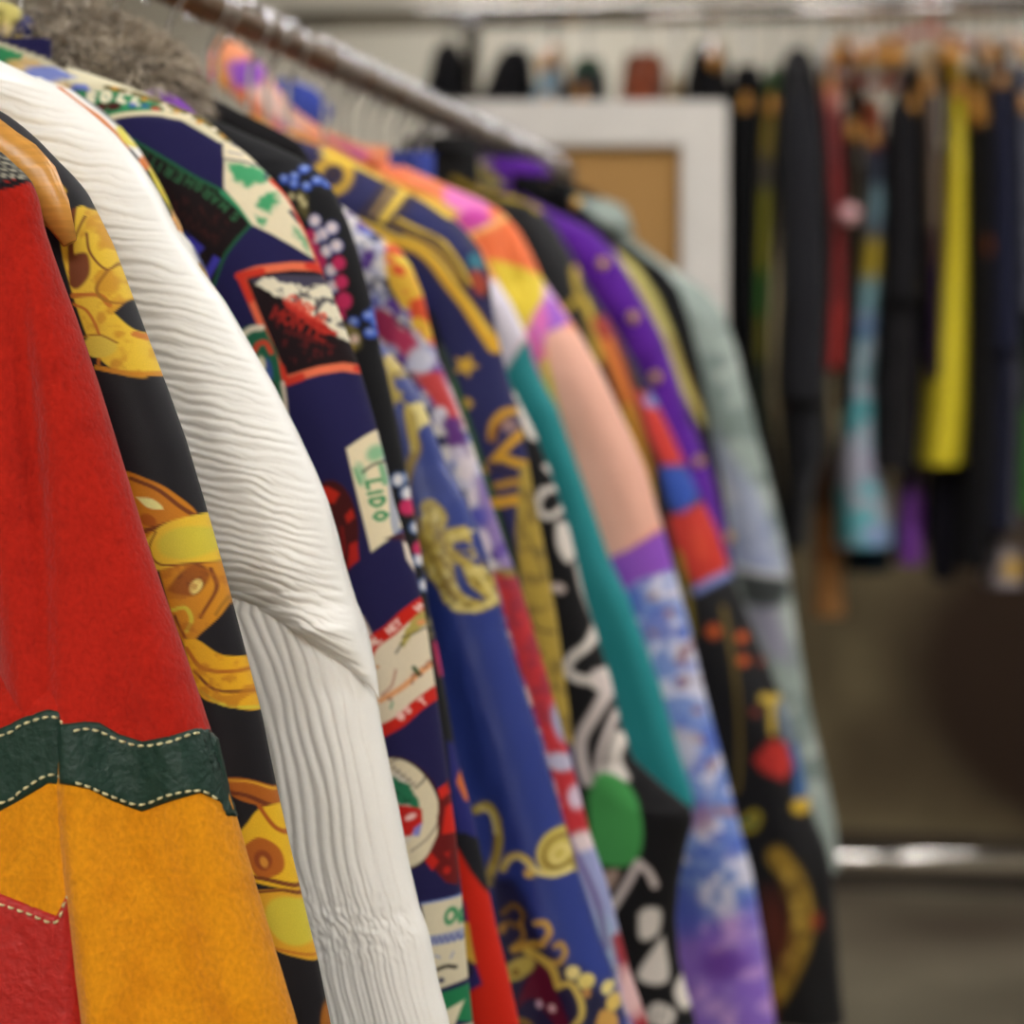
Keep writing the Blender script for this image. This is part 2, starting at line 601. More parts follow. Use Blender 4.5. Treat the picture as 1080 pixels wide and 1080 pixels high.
HANG = []          # (label, garment D, y offset)
GOLD, DGOLD, BROWN, YEL, LIME = (214, 158, 40), (158, 106, 24), (116, 58, 20), (226, 188, 52), (206, 190, 60)
NAVY, BLACK = (33, 30, 74), (22, 20, 24)

# ---- 1 red / green / yellow wool jacket -------------------------------------------------------
def p_red(u, v):
    p = Paint(u, v, (166, 31, 19))
    p.poly([(-400, 800), (0, 812), (60, 790), (80, 795), (150, 815), (215, 800), (420, 850), (420, 1500), (-400, 1500)], (208, 135, 20))
    p.mottle((138, 22, 14), 30, .62, .2, 4, pts=[(-400, 0), (400, 0), (400, 800), (-400, 800)], al=.35)
    p.mottle((184, 110, 10), 26, .6, .2, 5, pts=[(-400, 830), (400, 830), (400, 1500), (-400, 1500)], al=.35)
    p.stroke([(-60, 200), (0, 196), (20, 184), (33, 196), (39, 222), (40, 250)], 7, BLACK)
    p.poly([(-80, 120), (0, 158), (22, 180), (0, 192), (-80, 200)], (40, 40, 42))
    for k in range(7):
        for j in range(4):
            p.ell(-12 + k * 6 + j * 2, 163 + j * 7, 2.2, 2.2, (150, 146, 130))
    return p.c


sil = [(0, 158), (14, 172), (30, 186), (38, 206), (44, 238), (60, 285), (80, 340), (104, 412), (128, 490), (150, 562), (170, 622), (192, 684), (212, 742), (232, 803), (252, 872), (272, 942), (292, 1008), (314, 1080)]
D1 = 1.155


def red_folds(X, Z, S):
    u, v = UV(X, Z, Yof(D1))
    x0 = 40 + (v - 300) * .09
    r = np.exp(-((u - x0 - 30) / 26) ** 2) * .006 - np.exp(-((u - x0 + 6) / 14) ** 2) * .006
    r2 = .0075 * np.sin((u - .26 * v) / 26 + .6) * smooth(200, 500, v)
    return r + r2 + .003 * (fbm(u / 60, v / 140, 8) - .5)


ZT1 = float(silhouette(sil, Yof(D1))[0][0])


def red_torso(d):
    q = np.array([(-160, 60), (-60, 220), (0, 340), (38, 450), (60, 560), (72, 660), (78, 766), (80, 830), (92, 1080), (100, 1300), (106, 1500)], float)
    x, z = P(q[:, 0], q[:, 1], Yof(D1) - .03)
    return np.interp(d, ZT1 - z, x - XR)


root, org, Y, fr, ft, zt = garment('wool_jacket', 'red and yellow wool jacket with a stitched dark green leather band', 'jacket', D1, sil, p_red, M['wool'],
                               h0=.026, res=.0012, fold=red_folds, group='garments on the front rail',
                               torso_w=lambda d: red_torso(d), torso_yoff=-.005, torso_h=.026, torso_rad=.011, torso_fold=lambda X, Z, S: -.028 * smooth(750, 660, UV(X, Z, Yof(D1))[1]) + .002 * (fbm(X * 30, Z * 12, 4) - .5), seam=lambda d: red_torso(d) - .05,
                               sleeve_w=lambda d: np.interp(d, [0, .12, .3, .7], [.3, .25, .16, .16]))
JACK1 = (root, org, Y, fr, ft)


def patch(name, parent, org, Y, front, top, bot, n, m, lift, mat, colr, thick=.0016, edge_wave=0):
    """a strip of leather lying on a front surface between two px curves"""
    top = np.array(top, float); bot = np.array(bot, float)
    t = np.linspace(0, 1, n)

    def along(c):
        d = np.concatenate([[0], np.cumsum(np.hypot(*np.diff(c, axis=0).T))]); d /= d[-1]
        return np.stack([np.interp(t, d, c[:, 0]), np.interp(t, d, c[:, 1])], -1)
    a, b = along(top), along(bot)
    A = []
    for j in np.linspace(0, 1, m):
        A.append(a * (1 - j) + b * j)
    A = np.array(A)                                       # m,n,2
    y = Y - .022
    for _ in range(6):
        x, z = P(A[..., 0].ravel(), A[..., 1].ravel(), y)
        y = .5 * y + .5 * front(x, z)
    y = front(x, z)
    e = np.minimum(np.minimum(np.arange(m), np.arange(m)[::-1])[:, None] / 3, np.minimum(np.arange(n), np.arange(n)[::-1])[None, :] / 3)
    e = np.minimum(1, e).ravel()
    wr = (fbm(x * 260, z * 160, 4) - .5) * .0012
    Vf = np.stack([x, y - lift - thick * np.sqrt(e) + wr, z], -1); Vb = np.stack([x, y - lift + .003, z], -1)
    V = np.vstack([Vf, Vb]) - org
    q = []
    o = m * n
    for i in range(m - 1):
        for k in range(n - 1):
            q.append((i * n + k, i * n + k + 1, (i + 1) * n + k + 1, (i + 1) * n + k)[::-1])
            q.append((o + i * n + k, o + i * n + k + 1, o + (i + 1) * n + k + 1, o + (i + 1) * n + k))
    rim = [k for k in range(n)] + [i * n + n - 1 for i in range(1, m)] + [(m - 1) * n + k for k in range(n - 2, -1, -1)] + [i * n for i in range(m - 2, 0, -1)]
    for i in range(len(rim)):
        r0, r1 = rim[i], rim[(i + 1) % len(rim)]
        q.append((r0, r1, o + r1, o + r0))
    col = np.tile(lin(colr), (len(V), 1))
    return link_mesh(name, V, q, mat, parent, (0, 0, 0), col)


def stitches(name, parent, org, Y, front, pts, lift, ln=6.5, gap=3.6, r=.0006):
    c = crv(pts, 10)
    d = np.concatenate([[0], np.cumsum(np.hypot(*np.diff(c, axis=0).T))])
    V = []; Q = []
    s = 2.0
    while s + ln < d[-1]:
        tt = s + np.array([0, .25, .5, .75, 1]) * ln
        uu = np.interp(tt, d, c[:, 0]); vv = np.interp(tt, d, c[:, 1])
        y = Y - .024
        for _ in range(6):
            x, z = P(uu, vv, y)
            y = .5 * y + .5 * front(x, z)
        y = front(x, z) - lift + np.array([.0008, -.0002, -.0005, -.0002, .0008])
        v_, q_ = sweep(np.stack([x, y, z], -1), [r * .5, r, r * 1.1, r, r * .5], 6)
        o = len(V) and sum(len(a) for a in V)
        V.append(v_ - org); Q += [tuple(i + o for i in f) for f in q_]
        s += ln + gap
    return link_mesh(name, np.vstack(V), Q, M['stitch'], parent)


root, org, Y, fr, ft = JACK1
GREEN_L, RED_L = (24, 50, 41), (164, 32, 28)
tf_top = [(-300, 800), (-120, 795), (0, 768), (25, 756), (50, 748), (64, 750), (76, 766)]
tf_bot = [(-300, 890), (-120, 880), (0, 856), (25, 842), (50, 827), (66, 828), (79, 846)]
sl_top = [(62, 764), (90, 761), (105, 762), (125, 774), (150, 782), (180, 776), (206, 768), (217, 768), (228, 780)]
sl_bot = [(64, 826), (95, 832), (120, 845), (150, 856), (180, 845), (212, 836), (232, 845), (247, 862)]
b1 = patch('leather_band', root, org, Y, ft, tf_top, tf_bot, 120, 26, .0, M['leather'], GREEN_L)
b2 = patch('leather_band', root, org, Y, fr, sl_top, sl_bot, 110, 26, .0006, M['leather'], GREEN_L)
for b in (b1, b2):
    b['label'] = 'dark green leather band'
off = lambda c, d: [(u, v + d) for u, v in c]
stitches('stitching', root, org, Y, ft, off(tf_top, 8)[1:], .0022)
stitches('stitching', root, org, Y, ft, off(tf_bot, -9)[1:], .0022)
stitches('stitching', root, org, Y, fr, [(78, 771), (92, 768), (108, 771), (130, 781), (152, 786), (180, 782), (206, 773), (214, 773)], .0028)
stitches('stitching', root, org, Y, fr, [(80, 824), (96, 829), (120, 839), (150, 848), (180, 838), (212, 833), (230, 841), (238, 849)], .0028)
pk = patch('leather_pocket', root, org, Y, ft, [(-200, 912), (-60, 925), (0, 942), (30, 954), (60, 966), (79, 922)],
           [(-200, 1200), (-60, 1200), (0, 1200), (40, 1200), (70, 1200), (98, 1200)], 110, 60, .0, M['leather'], RED_L)
pk['label'] = 'red leather pocket'
stitches('stitching', root, org, Y, ft, [(-200, 922), (-60, 935), (0, 952), (30, 962), (60, 972), (70, 952), (79, 934)], .0022)
HANG.append(('wooden hanger holding the red and yellow wool jacket', D1, 0))

# ---- 2 black shirt with gold ornament ---------------------------------------------------------
def p_gold(u, v):
    p = Paint(u, v, (20, 17, 23)); p.sm = True
    p.poly([(-200, 60), (0, 138), (40, 168), (70, 200), (76, 220), (60, 240), (-200, 200)], (222, 176, 40))
    p.poly([(76, 212), (98, 208), (116, 246), (135, 300), (155, 345), (173, 388), (150, 395), (118, 384), (96, 345), (72, 262)], YEL)
    p.mottle((198, 140, 30), 16, .54, .1, 3, pts=[(76, 212), (98, 208), (135, 300), (173, 388), (118, 384), (72, 262)], al=.85)
    p.stroke([(78, 214), (80, 250), (84, 300)], 5, BROWN); p.stroke([(88, 228), (84, 250), (80, 262)], 2, BROWN)
    p.poly([(82, 270), (95, 268), (99, 290), (90, 305), (82, 300)], BROWN, soft=2)
    p.stroke([(92, 246), (98, 268), (112, 284), (120, 268)], 2, BROWN); p.stroke([(85, 313), (108, 312), (118, 322)], 5, (188, 110, 30))
    p.stroke([(112, 286), (106, 306), (116, 318), (132, 318), (138, 304)], 3, DGOLD)
    p.poly([(122, 330), (138, 306), (150, 325), (158, 350), (140, 348)], (26, 24, 30))
    p.stroke([(86, 322), (100, 330), (112, 356), (112, 384)], 3, (188, 110, 30)); p.stroke([(140, 352), (156, 360), (165, 378)], 6, (200, 120, 40))
    p.stroke([(110, 388), (140, 394), (168, 393)], 5, (196, 130, 30)); p.ell(112, 366, 16, 12, (216, 190, 70)); p.stroke([(96, 356), (112, 354), (128, 362)], 2, DGOLD)
    # second ornament
    p.poly([(140, 496), (156, 502), (182, 516), (205, 544), (178, 560), (150, 570)], (196, 122, 22), smoothit=False)
    p.stroke([(146, 504), (172, 516), (192, 534), (206, 546)], 4, BROWN); p.poly([(152, 524), (168, 526), (178, 536), (164, 535)], (226, 224, 150))
    p.ell(164, 548, 9, 6, (168, 88, 18), 30); p.stroke([(158, 560), (172, 556), (184, 552)], 5, BROWN)
    p.poly([(162, 568), (180, 552), (205, 543), (224, 541), (237, 592), (204, 594), (180, 600), (164, 596)], YEL)
    p.ell(200, 572, 26, 17, LIME, -8, soft=3); p.stroke([(172, 560), (166, 578), (176, 594), (204, 594), (236, 592)], 2, BROWN); p.stroke([(222, 555), (228, 572), (233, 590)], 2, BROWN)
    p.poly([(176, 600), (206, 595), (232, 596), (237, 622), (232, 648), (216, 668), (205, 680), (192, 656)], (202, 134, 26))
    p.poly([(184, 622), (196, 604), (210, 594), (220, 606), (212, 626), (196, 626)], BROWN, soft=2); p.stroke([(220, 600), (226, 622), (216, 650)], 3, BROWN)
    p.stroke([(230, 600), (236, 622), (228, 648)], 3, DGOLD); p.ell(210, 618, 5, 8, (226, 206, 120), 20); p.stroke([(190, 642), (202, 640), (208, 652), (204, 664)], 4, LIME)
    p.stroke([(192, 648), (198, 662), (206, 676), (216, 680)], 3, BROWN)
    p.poly([(200, 672), (215, 674), (235, 690), (262, 700), (270, 748), (240, 742), (216, 728)], (222, 166, 26)); p.stroke([(204, 682), (218, 702), (240, 708), (262, 706)], 4, (176, 100, 22))
    p.stroke([(212, 706), (232, 726), (262, 730)], 3, BROWN); p.stroke([(214, 724), (240, 742), (272, 749)], 3, LIME)
    p.mottle((168, 96, 20), 12, .6, .08, 5, pts=[(176, 600), (206, 595), (237, 622), (216, 668), (205, 680), (192, 656)], al=.6)
    p.mottle((186, 116, 22), 13, .56, .08, 6, pts=[(200, 672), (235, 690), (262, 700), (270, 748), (216, 728)], al=.7)
    # third ornament
    p.poly([(236, 818), (262, 820), (286, 835), (298, 858), (276, 850), (252, 838)], (168, 92, 22)); p.stroke([(240, 820), (266, 824), (288, 838)], 2, (214, 160, 40))
    p.stroke([(244, 832), (264, 838), (284, 852)], 4, (110, 50, 20))
    p.poly([(252, 884), (264, 868), (276, 852), (298, 856), (310, 904), (318, 944), (300, 938), (270, 926), (254, 914)], (226, 180, 34))
    p.poly([(262, 890), (276, 882), (292, 896), (296, 920), (276, 922)], (176, 96, 26)); p.ell(280, 906, 7, 11, (140, 66, 24), -20); p.ell(281, 908, 3, 6, (206, 140, 50), -20)
    p.stroke([(274, 850), (286, 872), (300, 890), (306, 920)], 3, (168, 84, 22)); p.stroke([(256, 918), (284, 926), (308, 938), (318, 945)], 4, BROWN)
    p.poly([(274, 936), (300, 938), (320, 950), (332, 984), (336, 1018), (314, 1010), (290, 994), (276, 960)], (214, 160, 36))
    p.ell(306, 972, 17, 29, LIME, -32, soft=2); p.stroke([(276, 938), (300, 940), (322, 956)], 3, BROWN); p.stroke([(290, 996), (314, 1006), (336, 1016)], 3, (190, 120, 30))
    p.ell(352, 1100, 14, 50, (160, 96, 22), -12)
    # band along the shoulder
    p.stroke([(-200, 40), (0, 128), (44, 160), (72, 188), (92, 210)], 19, (25, 24, 30), soft=1.5)
    p.poly([(72, 190), (98, 198), (116, 236), (102, 234), (90, 214), (72, 224), (70, 208)], (22, 20, 26))
    return p.c


sil = [(0, 116), (20, 130), (40, 147), (60, 168), (80, 188), (93, 204), (104, 226), (120, 258), (137, 304), (158, 360), (178, 412), (196, 462), (212, 515), (228, 570), (243, 625), (258, 682), (276, 752), (292, 830), (308, 900), (322, 958), (336, 1015), (349, 1080)]
D2 = 1.225
garment('printed_shirt', 'black silk shirt with large gold scroll ornament, hanger arm showing', 'shirt', D2, sil, p_gold, M['silk'], h0=.021, res=.0009, group='garments on the front rail',
        fold=soft_folds(21, .003, 4), rad=.03)
HANG.append(('wooden hanger with its bare arm tip showing above the black and gold shirt', D2, -.034))

# ---- 3 white pleated blouse -------------------------------------------------------------------
D3 = 1.33
Y3 = Yof(D3)


def w_upper(X, Z, S):
    u, v = UV(X, Z, Y3)
    tl = np.interp(v, [60, 200, 400, 560, 720, 800], [.10, .16, .26, .36, .52, .62])
    warp = (fbm(u / 70, v / 60, 5, 2) - .5) * 26 + (fbm(u / 22, v / 18, 6, 2) - .5) * 7
    q = v - (u - 200) * tl + warp
    lam = np.interp(u - v * .45, [-120, 60, 160], [17, 16, 10.5])
    lam = np.interp(v, [0, 350, 650, 800], [19, 15.5, 12, 11.5])
    ph = q / lam * 2 * math.pi
    r = np.abs(np.sin(ph / 2)) ** .8
    r2 = np.abs(np.sin(q / 8.3 * math.pi + 1.3 * fbm(u / 30, v / 30, 9)))
    edge = smooth(-130, -20, u - sil3x(v))
    a = .35 + .9 * fbm(u / 46, v / 20, 11, 2)
    fade = 1 - .55 * smooth(60, 200, u) * smooth(330, 150, v)
    return .0023 * a * fade * (r - .4) + .0011 * edge * r2 + .004 * (fbm(u / 60, v / 120, 7) - .5)


sil_w = [(0, 64), (30, 78), (60, 92), (92, 116), (120, 140), (146, 170), (165, 200), (186, 242), (212, 284), (236, 316), (262, 360), (290, 408), (312, 452), (332, 494), (346, 528), (357, 565), (366, 604), (376, 640), (388, 678), (396, 708), (400, 735), (401, 756)]
_sw = np.array(sil_w, float)


def sil3x(v):
    return np.interp(v, _sw[:, 1], _sw[:, 0])


def p_white(u, v):
    p = Paint(u, v, (240, 238, 234))
    return p.c


def w_lower(X, Z, S):
    u, v = UV(X, Z, Y3)
    gather = np.exp(-((v - 975) / 34) ** 2)
    wob = (fbm(v / 90, v * 0 + 3.3, 12, 2) - .5) * .9 + (fbm(S * 9, v / 60, 13, 2) - .5) * .9 + gather * (fbm(S * 30, v / 9, 15, 2) - .5) * 1.6
    ph = S * 15 * math.pi + wob * 2.2
    r = np.abs(np.sin(ph)) ** .75
    fine = np.abs(np.sin(S * 34 * math.pi + 3 * wob))
    ru = fbm(S * 40, v / 8, 16, 2) - .5
    return .0021 * (r - .4) * (1 - .45 * smooth(880, 950, v)) + smooth(880, 960, v) * .0012 * fine + gather * .0036 * ru


wh = thing('pleated_blouse', 'white satin blouse with crinkle pleated sleeve', 'blouse', (XR, Y3, 0), 'garments on the front rail')
zz, xx = silhouette(sil_w, Y3, None)
ZT3 = zz[0]
SILS[D3] = (zz, xx)
wh.location = (XR, Y3, ZT3); org = np.array([XR, Y3, ZT3])
z = rows_between(zz[0], zz[-1], .0009, Y3)
xr = np.interp(-z, -zz, xx)
hemv = np.array([(-270, 470), (-60, 545), (100, 596), (200, 624), (252, 642), (285, 658), (320, 682), (350, 702), (380, 730), (401, 757)], float)
hx, hz = P(hemv[:, 0], hemv[:, 1], Y3 - .02)
xl = np.maximum(XR + .05, xr - .30)
hem = np.interp(-z, -hz, hx, left=-9, right=9)
xl = np.minimum(np.maximum(xl, hem), xr - 1e-4)
s_, _ = cloth_body('upper_sleeve', wh, M['plisse'], org, Y3, z, xl, xr, .030, .035, .0009, p_white, w_upper)
m_ = s_.copy(); C.objects.link(m_); m_.parent = wh; m_.scale = (-1, 1, 1)
sil_l = [(340, 590), (360, 640), (385, 700), (398, 742), (404, 776), (412, 815), (422, 862), (432, 915), (443, 962), (452, 985), (457, 1008), (463, 1040), (474, 1080)]
z1 = zat(600, D3); z2 = zat(1240, D3)
zl, xl_ = silhouette(sil_l, Y3, z2, neck=False)
z = rows_between(z1, z2, .0012, Y3)
xr = np.interp(-z, -zl, xl_) - .003
xl = xr - np.interp(-z, [-z1, -zat(640, D3), -zat(975, D3), -z2], [.07, .10, .105, .115])
s_, _ = cloth_body('lower_sleeve', wh, M['plisse'], org, Y3, z, xl, xr, .022, .03, .0008, p_white, w_lower, yoff=.010)
m_ = s_.copy(); C.objects.link(m_); m_.parent = wh; m_.scale = (-1, 1, 1)
z = rows_between(ZT3, ZT3 - .66, .003, Y3)
xr = np.minimum(np.interp(-z, -zz, xx) - .01, XR + .2); xr = gsm(np.maximum(xr, XR + .04), 9)
cloth_body('torso', wh, M['plisse'], org, Y3, z, 2 * XR - xr, xr, .02, .04, .003, p_white, soft_folds(33))
HANG.append(('wooden hanger holding the white pleated blouse', D3, 0))

# ---- 3b white scarf print shirt just behind ---------------------------------------------------
def p_scarf(u, v):
    p = Paint(u, v, (234, 232, 228))
    p.stroke([(60, 92), (84, 110), (104, 124), (122, 142), (136, 160)], 4, (206, 120, 60)); p.stroke([(70, 92), (100, 114), (124, 134)], 1.5, (60, 60, 66))
    p.stroke([(122, 134), (132, 148), (138, 152)], 5, (216, 204, 90)); p.stroke([(136, 158), (150, 176), (156, 190)], 3, (60, 60, 66))
    p.poly([(146, 158), (156, 170), (152, 182), (144, 172)], (204, 118, 60))
    p.poly([(148, 178), (158, 180), (178, 210), (190, 236), (184, 240), (164, 212)], (20, 18, 20))
    p.stroke([(156, 176), (166, 196), (176, 214), (183, 230)], 6, (214, 198, 60)); p.ell(170, 200, 2.5, 3.5, (180, 90, 40)); p.ell(180, 222, 2.5, 3, (180, 90, 40))
    p.ell(214, 281, 8, 12, (184, 150, 56))
    p.poly([(186, 236), (198, 236), (240, 320), (230, 320)], (40, 44, 110))
    return p.c


sil = [(40, 82), (70, 92), (88, 102), (108, 116), (126, 132), (142, 150), (154, 168), (166, 188), (176, 207), (184, 228), (192, 246), (206, 262), (216, 280), (222, 300), (240, 336), (262, 380), (286, 430), (312, 500), (330, 560), (352, 640), (366, 720), (380, 820), (400, 940), (420, 1080)]
garment('scarf_print_shirt', 'white shirt with thin orange and yellow edging peeping out behind the pleated blouse', 'shirt', 1.39, sil, p_scarf, M['silk'], h0=.014, res=.0011, rad=.02,
        group='garments on the front rail', fold=soft_folds(24, .002))
HANG.append(('wooden hanger holding the white shirt with orange and yellow edging', 1.39, 0))

# ---- 4 navy travel print blouse ---------------------------------------------------------------
CREAM, EMER, ROYAL = (226, 214, 184), (52, 140, 92), (66, 60, 168)


def p_travel(u, v):
    p = Paint(u, v, NAVY)
    # landscape strip on the shoulder
    p.poly([(-200, 0), (0, 44), (60, 66), (140, 92), (215, 122), (240, 150), (226, 150), (200, 134), (170, 122), (140, 120), (120, 130), (60, 130), (-200, 100)], (214, 206, 176))
    p.poly([(-50, 52), (0, 50), (26, 56), (22, 66), (14, 66), (8, 72), (-50, 70)], EMER, rough=2)
    p.poly([(8, 66), (24, 62), (20, 70), (10, 72)], (226, 196, 130)); p.poly([(26, 60), (45, 66), (30, 72), (14, 74)], (226, 196, 140))
    p.poly([(28, 72), (40, 68), (56, 70), (82, 82), (66, 84), (40, 86), (22, 80)], (128, 142, 212), rough=1.5)
    p.poly([(70, 90), (92, 90), (100, 96), (80, 98)], (110, 124, 204), rough=1)
    p.poly([(38, 88), (66, 86), (80, 92), (60, 100)], (226, 200, 150))
    p.poly([(50, 92), (62, 96), (80, 97), (100, 97), (130, 95), (165, 108), (182, 118), (160, 119), (138, 121), (118, 126), (96, 120), (76, 108)], EMER, rough=1.5)
    p.mottle((30, 92, 60), 4, .55, .08, 6, pts=[(50, 92), (100, 97), (165, 108), (182, 118), (118, 126), (76, 108)], al=.8)
    for k, (ch, x, y) in enumerate([('S', 95, 109), ('O', 109, 107), ('L', 126, 106), ('L', 140, 108)]):
        p.text(ch, x, y, 10.5, 6 + 6 * k, 4.2, (240, 232, 206))
    p.ell(111, 114, 6, 4.5, (72, 26, 26)); p.ell(123, 113, 7, 4.5, (72, 26, 26)); p.ell(101, 114, 5, 2.5, (60, 24, 24))
    p.ell(141, 111, 4, 2.4, (70, 96, 190)); p.ell(153, 112, 4, 2, (50, 90, 160)); p.ell(164, 115, 4.5, 2.8, (180, 62, 46)); p.ell(175, 115, 3.6, 3, (236, 220, 190))
    p.stroke([(112, 92), (140, 98), (165, 106), (190, 116), (214, 128), (236, 146)], 5, (96, 84, 40))
    for k, (x, y) in enumerate([(120, 93), (134, 98), (150, 104), (170, 110), (184, 117), (196, 121), (208, 128), (222, 134), (231, 141)]):
        p.ell(x, y, 3, 2.2, [(196, 140, 44), (236, 222, 196)][k % 2])
    p.stroke([(112, 130), (126, 124), (150, 120), (172, 120), (194, 124)], 5, (222, 210, 176))
    p.poly([(122, 132), (140, 125), (170, 123), (192, 127), (214, 140), (230, 150), (236, 165), (239, 200), (180, 175), (130, 148)], NAVY)
    # name panel
    p.poly([(100, 128), (140, 147), (180, 170), (210, 188), (240, 204), (258, 222), (269, 238), (252, 258), (240, 274), (229, 304), (150, 330)], (27, 18, 20))
    p.mottle((58, 26, 24), 5, .6, .06, 3, pts=[(160, 190), (250, 232), (230, 262), (190, 240)], al=.7, sx=.5)
    p.stroke([(100, 128), (140, 147), (180, 170), (210, 188), (240, 204), (258, 222), (269, 237)], 3.4, (36, 92, 62)); p.stroke([(238, 204), (257, 221), (270, 237)], 5, (60, 150, 104), al=.8)
    p.stroke([(270, 236), (252, 256), (240, 274), (229, 304), (220, 330)], 2.6, (36, 96, 64))
    cx = [(258, 229.5, 47), (247, 218.5, 45), (237, 211, 40), (229, 204, 36), (220, 197, 34), (210, 192, 32), (198, 186.5, 30), (188, 180.5, 28), (178, 176, 27), (171, 170, 27), (160, 165, 26)]
    for ch, (x, y, a) in zip('SMARGHERITA', cx):
        p.text(ch, x, y - 1, 9.5, 180 + a, 1.9, (50, 100, 66))
    cx2 = [(235, 250), (224, 240), (213, 232), (203, 226), (194, 220), (186, 214), (178, 206)]
    p.stroke([(236.0, 252.0), (232.2, 259.2), (228.5, 246.5), (224.8, 253.8), (221.0, 241.0), (217.2, 248.2), (213.5, 235.5), (209.8, 242.8), (206.0, 230.0), (202.2, 237.2), (198.5, 224.5), (194.8, 231.8), (191.0, 219.0), (187.2, 226.2), (183.5, 213.5), (179.8, 220.8), (176.0, 208.0)], 1.3, (64, 30, 28), cv=False, al=.7)
    p.poly([(196, 252), (206, 250), (220, 262), (212, 272), (200, 268)], ROYAL, rough=1); p.poly([(218, 292), (230, 270), (237, 274), (222, 302), (214, 306)], ROYAL)
    p.poly([(190, 244), (204, 246), (200, 254)], (40, 50, 110))
    # green and cream patch
    p.poly([(233, 148), (246, 154), (270, 172), (294, 196), (312, 226), (333, 276), (310, 260), (290, 248), (270, 238), (256, 218), (240, 200), (238, 172)], CREAM)
    for q_ in ([(240, 172), (256, 172), (272, 178), (284, 188), (262, 198), (250, 190)], [(276, 208), (290, 202), (294, 212), (286, 226), (274, 218)], [(272, 228), (284, 232), (278, 240)], [(306, 236), (318, 252), (324, 266), (310, 248)]):
        p.poly(q_, (70, 158, 108), soft=3, rough=3.5)
    p.stroke([(238, 168), (256, 170), (272, 176), (278, 188)], 2, (60, 60, 90)); p.stroke([(240, 160), (252, 162)], 2, (70, 80, 140), al=.6); p.stroke([(303, 222), (312, 234)], 3, (50, 50, 70))
    p.stroke([(283, 188), (300, 206), (316, 236), (328, 264), (336, 286)], 7, (206, 62, 38))
    # framed mountain patch
    fr_ = [(255, 292), (275, 284), (310, 278), (336, 278), (360, 330), (383, 392), (340, 392), (304, 406), (288, 370), (270, 330)]
    p.poly(fr_, (28, 16, 20))
    p.poly([(266, 296), (300, 290), (338, 290), (352, 320), (340, 330), (310, 318)], (66, 62, 82))
    p.poly([(272, 300), (284, 294), (292, 292), (300, 298), (312, 298), (322, 304), (340, 300), (350, 314), (366, 350), (372, 370), (352, 350), (338, 340), (326, 332), (314, 326), (304, 318), (292, 310)], (224, 216, 192), rough=3)
    p.mottle((54, 52, 66), 7, .58, .04, 8, pts=[(280, 296), (342, 302), (366, 350), (330, 332)], al=.9)
    p.poly([(302, 314), (316, 320), (330, 332), (344, 340), (354, 352), (340, 352), (322, 338), (306, 326)], (176, 46, 36), rough=3)
    p.text('MONTE', 290, 336, 13, 24, 2.6, (150, 34, 26)); p.text('CARLO', 306, 318, 9, 33, 2.8, (206, 84, 66)); p.stroke([(304.0, 352.0), (306.8, 346.9), (309.5, 353.8), (312.2, 348.6), (315.0, 355.5), (317.8, 350.4), (320.5, 357.2), (323.2, 352.1), (326.0, 359.0), (328.8, 353.9), (331.5, 360.8), (334.2, 355.6), (337.0, 362.5), (339.8, 357.4), (342.5, 364.2), (345.2, 359.1), (348.0, 366.0)], 1.5, (104, 26, 24), cv=False, al=.8)
    p.mottle((96, 26, 26), 5, .62, .05, 18, pts=[(290, 318), (360, 370), (320, 388), (300, 370)], al=.6)
    p.stroke([(258, 292), (275, 286), (310, 281), (334, 281)], 9, (226, 112, 78), cv=False); p.stroke([(259, 293), (274, 330), (290, 368), (304, 402)], 7.5, (222, 104, 72), cv=False)
    p.stroke([(304, 402), (340, 391), (362, 387), (381, 390)], 9, (226, 112, 78), cv=False); p.stroke([(334, 281), (346, 302)], 5, (200, 60, 44), cv=False)
    for q_ in ([(256, 292), (280, 287)], [(259, 295), (268, 316)], [(300, 388), (305, 404), (322, 398)], [(325, 280), (335, 283)], [(374, 388), (383, 392)]):
        p.stroke(q_, 8, (200, 54, 36), cv=False)
    # green strip left of the frame
    p.poly([(250, 354), (266, 344), (282, 344), (296, 372), (302, 404), (304, 440), (296, 430), (270, 390)], (34, 96, 70))
    p.stroke([(256, 358), (268, 348), (280, 346)], 6, (222, 212, 190)); p.stroke([(302, 404), (305, 425), (306, 450)], 4, (216, 200, 180)); p.ell(288, 390, 3, 12, (60, 80, 150), -10)
    p.stroke([(271, 374), (276, 364), (284, 362), (290, 372)], 5, (200, 66, 42)); p.ell(280, 384, 4, 8, (220, 210, 180), -10); p.ell(292, 412, 4, 10, (72, 30, 34), -10); p.ell(284, 400, 3, 6, (216, 206, 180))
    # lido patch
    p.poly([(368, 473), (398, 449), (407, 482), (416, 520), (423, 548), (414, 566), (394, 582), (380, 526)], (228, 214, 180))
    p.stroke([(396, 456), (402, 480), (408, 510), (413, 548), (416, 562)], 6, (124, 142, 180), al=.7); p.mottle((110, 140, 190), 4, .55, .06, 9, pts=[(394, 452), (404, 470), (408, 490), (400, 486)], al=.8)
    p.ell(394, 478, 7, 9, (96, 176, 130), 20, soft=4, al=.8); p.ell(382, 500, 5, 12, (96, 176, 130), -10, soft=3, al=.7); p.stroke([(384, 498), (392, 491), (400, 487), (407, 484)], 2.4, (28, 40, 40))
    p.stroke([(399, 491), (402, 504), (403, 510)], 4, (70, 164, 116), al=.8); p.stroke([(376, 494), (382, 510)], 3, (60, 150, 100), al=.7)
    for ch, x, y in (('L', 388, 508.5), ('I', 389, 517.5), ('D', 391.5, 527), ('O', 395, 541.5)):
        p.text(ch, x, y, 11.5, 77, 3.6, (36, 140, 88))
